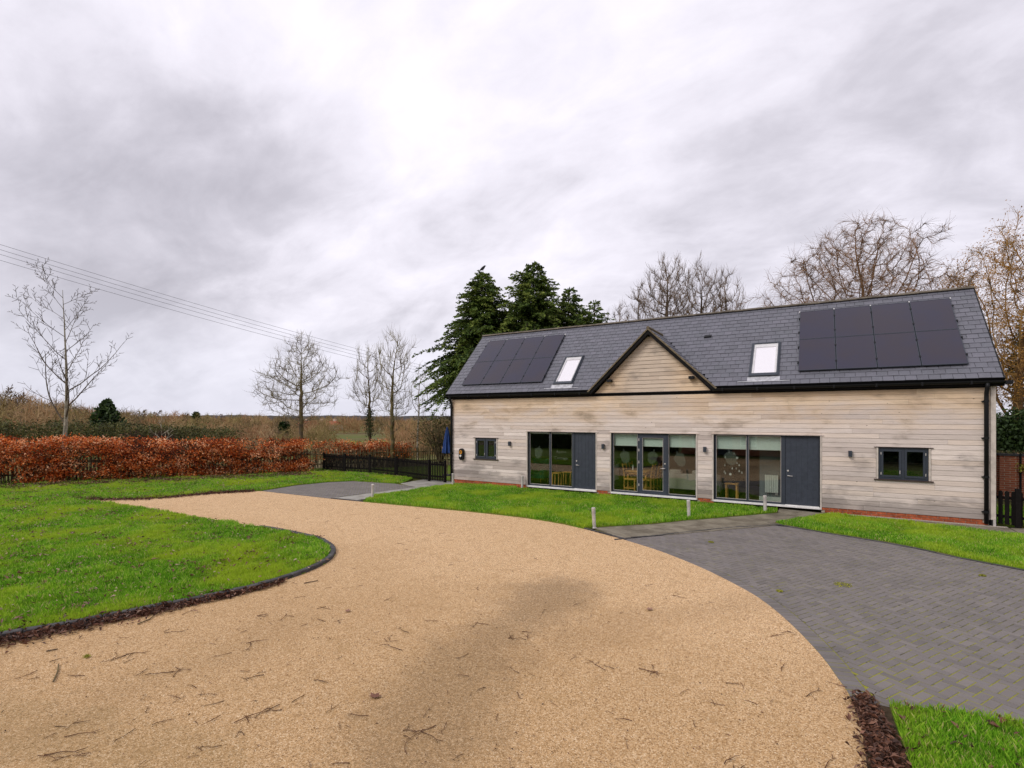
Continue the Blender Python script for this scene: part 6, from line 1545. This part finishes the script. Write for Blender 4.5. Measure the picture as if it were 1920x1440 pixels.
# bramble bank behind the long hedge
bA, bB = at_d(-90, 784, 31), at_d(430, 784, 36); bA.z = bB.z = 0; C_ = []; Rv_ = []
for i in range(1500):
    t = random.random(); c = bA.lerp(bB, t); hmax = 2.42 - .9 * max(0, t - .45) + .25 * mnoise.noise((t * 14, 0, 2)); z = hmax * random.random() ** .6
    m = 18; q = np.array(c) + np.array([random.gauss(0, .6), random.gauss(0, .6), z]) + rng.normal(0, .16, (m, 3)); C_.append(q); Rv_.append(np.clip(rng.normal(.42 + .5 * mnoise.noise((t * 20, z, 5)), .2, m), 0, 1))
C_ = np.concatenate(C_); C_[:, 2] = np.maximum(C_[:, 2], .02); bb = empty('bramble_bank', bA.lerp(bB, .5), 'tangled dark green bramble bank behind the long beech hedge', 'bramble')
leafcloud('foliage', C_, .13, BRAMBLE, bb, rv=np.concatenate(Rv_))
sp_ = [(*(lambda p: (p.x, p.y))(at_d(random.uniform(235, 335), 784, random.uniform(33, 36))), 0, 1.0, random.uniform(1.7, 2.3), random.uniform(.0, .25)) for _ in range(16)]
scrub('thicket', sp_, 'purple brown leafless thicket behind the beech hedge below the skyline trees', per=700, mt=leafmat('purple_twig', [(0, (.05, .028, .024)), (.5, (.10, .052, .045)), (1, (.16, .09, .07))], .1, .9), tw=.02)
tree('sapling', base_at(304, 26), 2.9, .03, dict(ASH, levels=3, n=[7, 4], seg=[.3, .2, .2], start=[.5, .2], ang=[45, 40], ratio=[.35, .4]), 'pale thin sapling poking above the beech hedge', 77, BARKP, BARKP)
# far wooded ridge and farmhouse
hm = MB(); N_ = 90
for i in range(N_ + 1):
    x = -200 + 1200 * i / N_; p0, p1 = at_d(x, 784, 620), at_d(x, 784, 900); hh = CZ + (4.5 + 3 * mnoise.noise((x * .006, 1, 0)) + 2.2 * mnoise.noise((x * .05, 2, 0)) + 0) / 955 * 620
    hm.v += [(p0.x, p0.y, -2), (p0.x, p0.y, hh), (p1.x, p1.y, hh * .9), (p1.x, p1.y, -2)]
for i in range(N_):
    for k in range(3): hm.f.append([i * 4 + k, i * 4 + k + 1, i * 4 + 5 + k, i * 4 + 4 + k])
tag(hm.obj('hills', HILLM), 'low dark wooded ridge along the horizon', kind='structure')
fh = Vector(base_at(600, 120, -.1)); hs = empty('farmhouse', fh, 'distant red roofed farmhouse between bare trees above the hedge end', 'house')
c_, s_ = math.cos(R(20)), math.sin(R(20)); W2 = lambda x, y, z: (fh.x + x * c_ - y * s_, fh.y + x * s_ + y * c_, z)
MB().hexa([W2(x, y, z) for z in (-.1, 1.2) for x, y in ((-4.5, -2.5), (4.5, -2.5), (4.5, 2.5), (-4.5, 2.5))]).obj('wall', CREAM, hs)
MB().hexa([W2(x, y, 1.201) for x, y in ((-4.8, -2.9), (4.8, -2.9), (4.8, 2.9), (-4.8, 2.9))] + [W2(x, y, 2.1) for x, y in ((-4.6, -.1), (4.6, -.1), (4.6, .1), (-4.6, .1))]).obj('roof', ROOFRED, hs)
for x in (-3.5, .5, 3.8): MB().hexa([W2(x + a, b, z) for z in (1.7, 2.6) for a, b in ((-.3, -.3), (.3, -.3), (.3, .3), (-.3, .3))]).obj('chimney', CREAM, hs)

# ================================================================== SMALL THINGS ON THE GROUND
def twig_mesh(seed):
    r = random.Random(seed); b = MB(); L = r.uniform(.14, .34); p = Vector((-L / 2, 0, .004)); pts = [p]; a = 0
    for i in range(5): a += r.gauss(0, .22); p = p + Vector((math.cos(a), math.sin(a), 0)) * L / 5; pts.append(Vector((p.x, p.y, .004 + r.uniform(0, .008))))
    b.tube(pts, [.0052, .005, .0044, .0038, .003, .002], 4)
    for k in range(r.choice((0, 0, 1, 2))):
        q = pts[r.choice((2, 3, 4))]; aa = a + r.choice((-1, 1)) * r.uniform(.5, 1.0); l2 = L * r.uniform(.15, .35)
        b.tube([q, q + Vector((math.cos(aa) * l2, math.sin(aa) * l2, .004))], [.003, .0015], 4)
    return b.mesh('fallen_twig', TWIGM)
tms = [twig_mesh(k) for k in range(9)]
poly = drive; cnt = 0
while cnt < 215:
    u = random.random()
    if u < .72: x, y = random.uniform(20, 1600), random.uniform(1120, 1440)
    else: x, y = random.uniform(350, 1500), random.uniform(960, 1130)
    if x > 1000 and y > 1330 and random.random() < .45: continue
    g = gnd(x, y)
    if not inpoly(np.array([[g.x, g.y]]), poly)[0]: continue
    k = random.choice((1, 1, 1, 1, 2, 3)) if y > 1100 else 1
    for _ in range(k):
        s = random.uniform(.3, .8) * (1.1 if k > 1 else 1)
        o = O('fallen_twig', random.choice(tms), None, (g.x + random.gauss(0, .06), g.y + random.gauss(0, .06), .004 + .006 * random.random()), rot=(0, 0, random.uniform(0, 6.28)), scale=(s, s, s))
        tag(o, 'thin brown twig lying on the tan drive', 'twig', 'twigs fallen on the drive'); cnt += 1
# thicker mossy sticks by the leaf litter
for pts, lab in (([(258, 1172), (280, 1163), (294, 1152)], 'mossy pale stick beside the leaf litter on the drive'), ([(100, 1280), (108, 1262), (110, 1247)], 'pale bent stick on the drive below the leaf litter'), ([(87, 1223), (108, 1219)], 'short dark stick on the drive below the leaf litter'), ([(570, 1095), (596, 1090)], 'dark stick on the drive near the kerb bend')):
    P_ = [gnd(*p) + Vector((0, 0, .014)) for p in pts]; root = MB().tube(P_, [.008, .007, .005][:len(P_)], 6).obj('stick', BARKG if 'pale' in lab else BARKD); tag(root, lab, 'stick')
# big single leaves on the drive
def curled_leaf(g, s, rz, lab, m_=LITTER):
    b = MB(); n = 7; out = [(math.cos(t) * s * (1 + .25 * math.cos(5 * t)), math.sin(t) * s * .7 * (1 + .25 * math.cos(5 * t))) for t in np.linspace(0, 2 * math.pi, 21)[:-1]]
    b.v = [(0, 0, .02 * s / .05)] + [(x, y, .006 + .35 * abs(y) + .2 * x * x / s) for x, y in out]; b.f = [[0, i + 1, (i + 1) % 20 + 1] for i in range(20)]
    me = b.mesh('fallen_leaf', m_); a = me.attributes.new('rnd', 'FLOAT', 'POINT'); a.data.foreach_set('value', np.full(21, random.uniform(.55, .9), np.float32))
    tag(O('fallen_leaf', me, None, (g.x, g.y, .004), rot=(0, 0, rz)), lab, 'leaf')
curled_leaf(gnd(703, 1308), .055, .4, 'large curled brown leaf in the middle of the drive')
curled_leaf(gnd(1218, 1144), .05, 1.2, 'dark curled leaf on the drive near the paver edge')
curled_leaf(gnd(652, 1147), .045, 2.2, 'small curled leaf on the drive below the kerb bend')
curled_leaf(gnd(1787, 1420, .06) + Vector((0, 0, .06)), .07, 2.9, 'red brown maple leaf on the corner lawn')
for x, y, s, lab in ((1580, 1097, .13, 'yellow green moss tuft on the paver bay'), (1462, 1109, .05, 'small moss tuft on the paver bay near the drive'), (1842, 1080, .05, 'small brown green moss tuft near the right picture edge'), (1333, 1017, .06, 'small weed tuft on the pavers near the slab path')):
    g = gnd(x, y); n = 260; a_ = rng.random(n) * 6.283; rr = s * np.sqrt(rng.random(n)); c = np.stack([g.x + np.cos(a_) * rr, g.y + np.sin(a_) * rr, .004 + .03 * rng.random(n) * (1 - rr / s * .7)], 1)
    o = leafcloud('moss_tuft', c, .022, MOSS, None, up=.8); tag(o, lab, 'moss')
g = gnd(163, 1233); o = leafcloud('moss_clump', np.array([(g.x + random.gauss(0, .022), g.y + random.gauss(0, .012), .012 + abs(random.gauss(0, .008))) for _ in range(160)]), .016, MOSS, None); tag(o, 'yellow lichen clump lying on the drive near the litter', 'moss')

# ================================================================== BEHIND THE CAMERA: what the panes mirror
bh = empty('brick_house', (-4, -26, 0), 'red brick house across the drive, mirrored in the glazing', 'house')
MB().box(-9, 1.5, -29, -23.5, 0, 4.6).obj('wall', BRICKW, bh)
MB().hexa([(-9.3, -29.3, 4.601), (1.8, -29.3, 4.601), (1.8, -23.2, 4.601), (-9.3, -23.2, 4.601), (-9.3, -26.3, 7.2), (1.8, -26.3, 7.2), (1.8, -26.2, 7.2), (-9.3, -26.2, 7.2)]).obj('roof', SLATE, bh)
for x in (-7.6, -4.2, -.9):
    o = MB().box(x - .55, x + .55, -23.52, -23.44, .7, 2.1).obj('window', WHITE, bh); MB().box(x - .47, x + .47, -23.439, -23.43, .78, 2.02).obj('pane', BLACKP, o)
o = MB().box(-6.3, -5.3, -23.52, -23.44, 0, 2.1).obj('door', ANTHD, bh); MB().tube([(-5.4, -23.4, 1), (-5.5, -23.4, 1)], .02, 8).obj('handle', STEEL, o)
for k, (x0, x1, y) in enumerate(((-26, -9.5, -24.5), (2.2, 12, -22.0))):
    r3 = np.random.default_rng(50 + k); n = 9000; c = np.stack([r3.uniform(x0, x1, n), y + r3.normal(0, .35, n), .05 + 2.5 * r3.random(n)], 1)
    o = empty('evergreen_hedge', ((x0 + x1) / 2, y, 0), 'dark evergreen hedge %s of the brick house across the drive' % ('west', 'east')[k], 'hedge'); leafcloud('foliage', c, .22, EVER, o, aspect=.7)
    MB().box(x0, x1, y - .3, y - .2, 0, 2.2).obj('stems', BARKD, o)
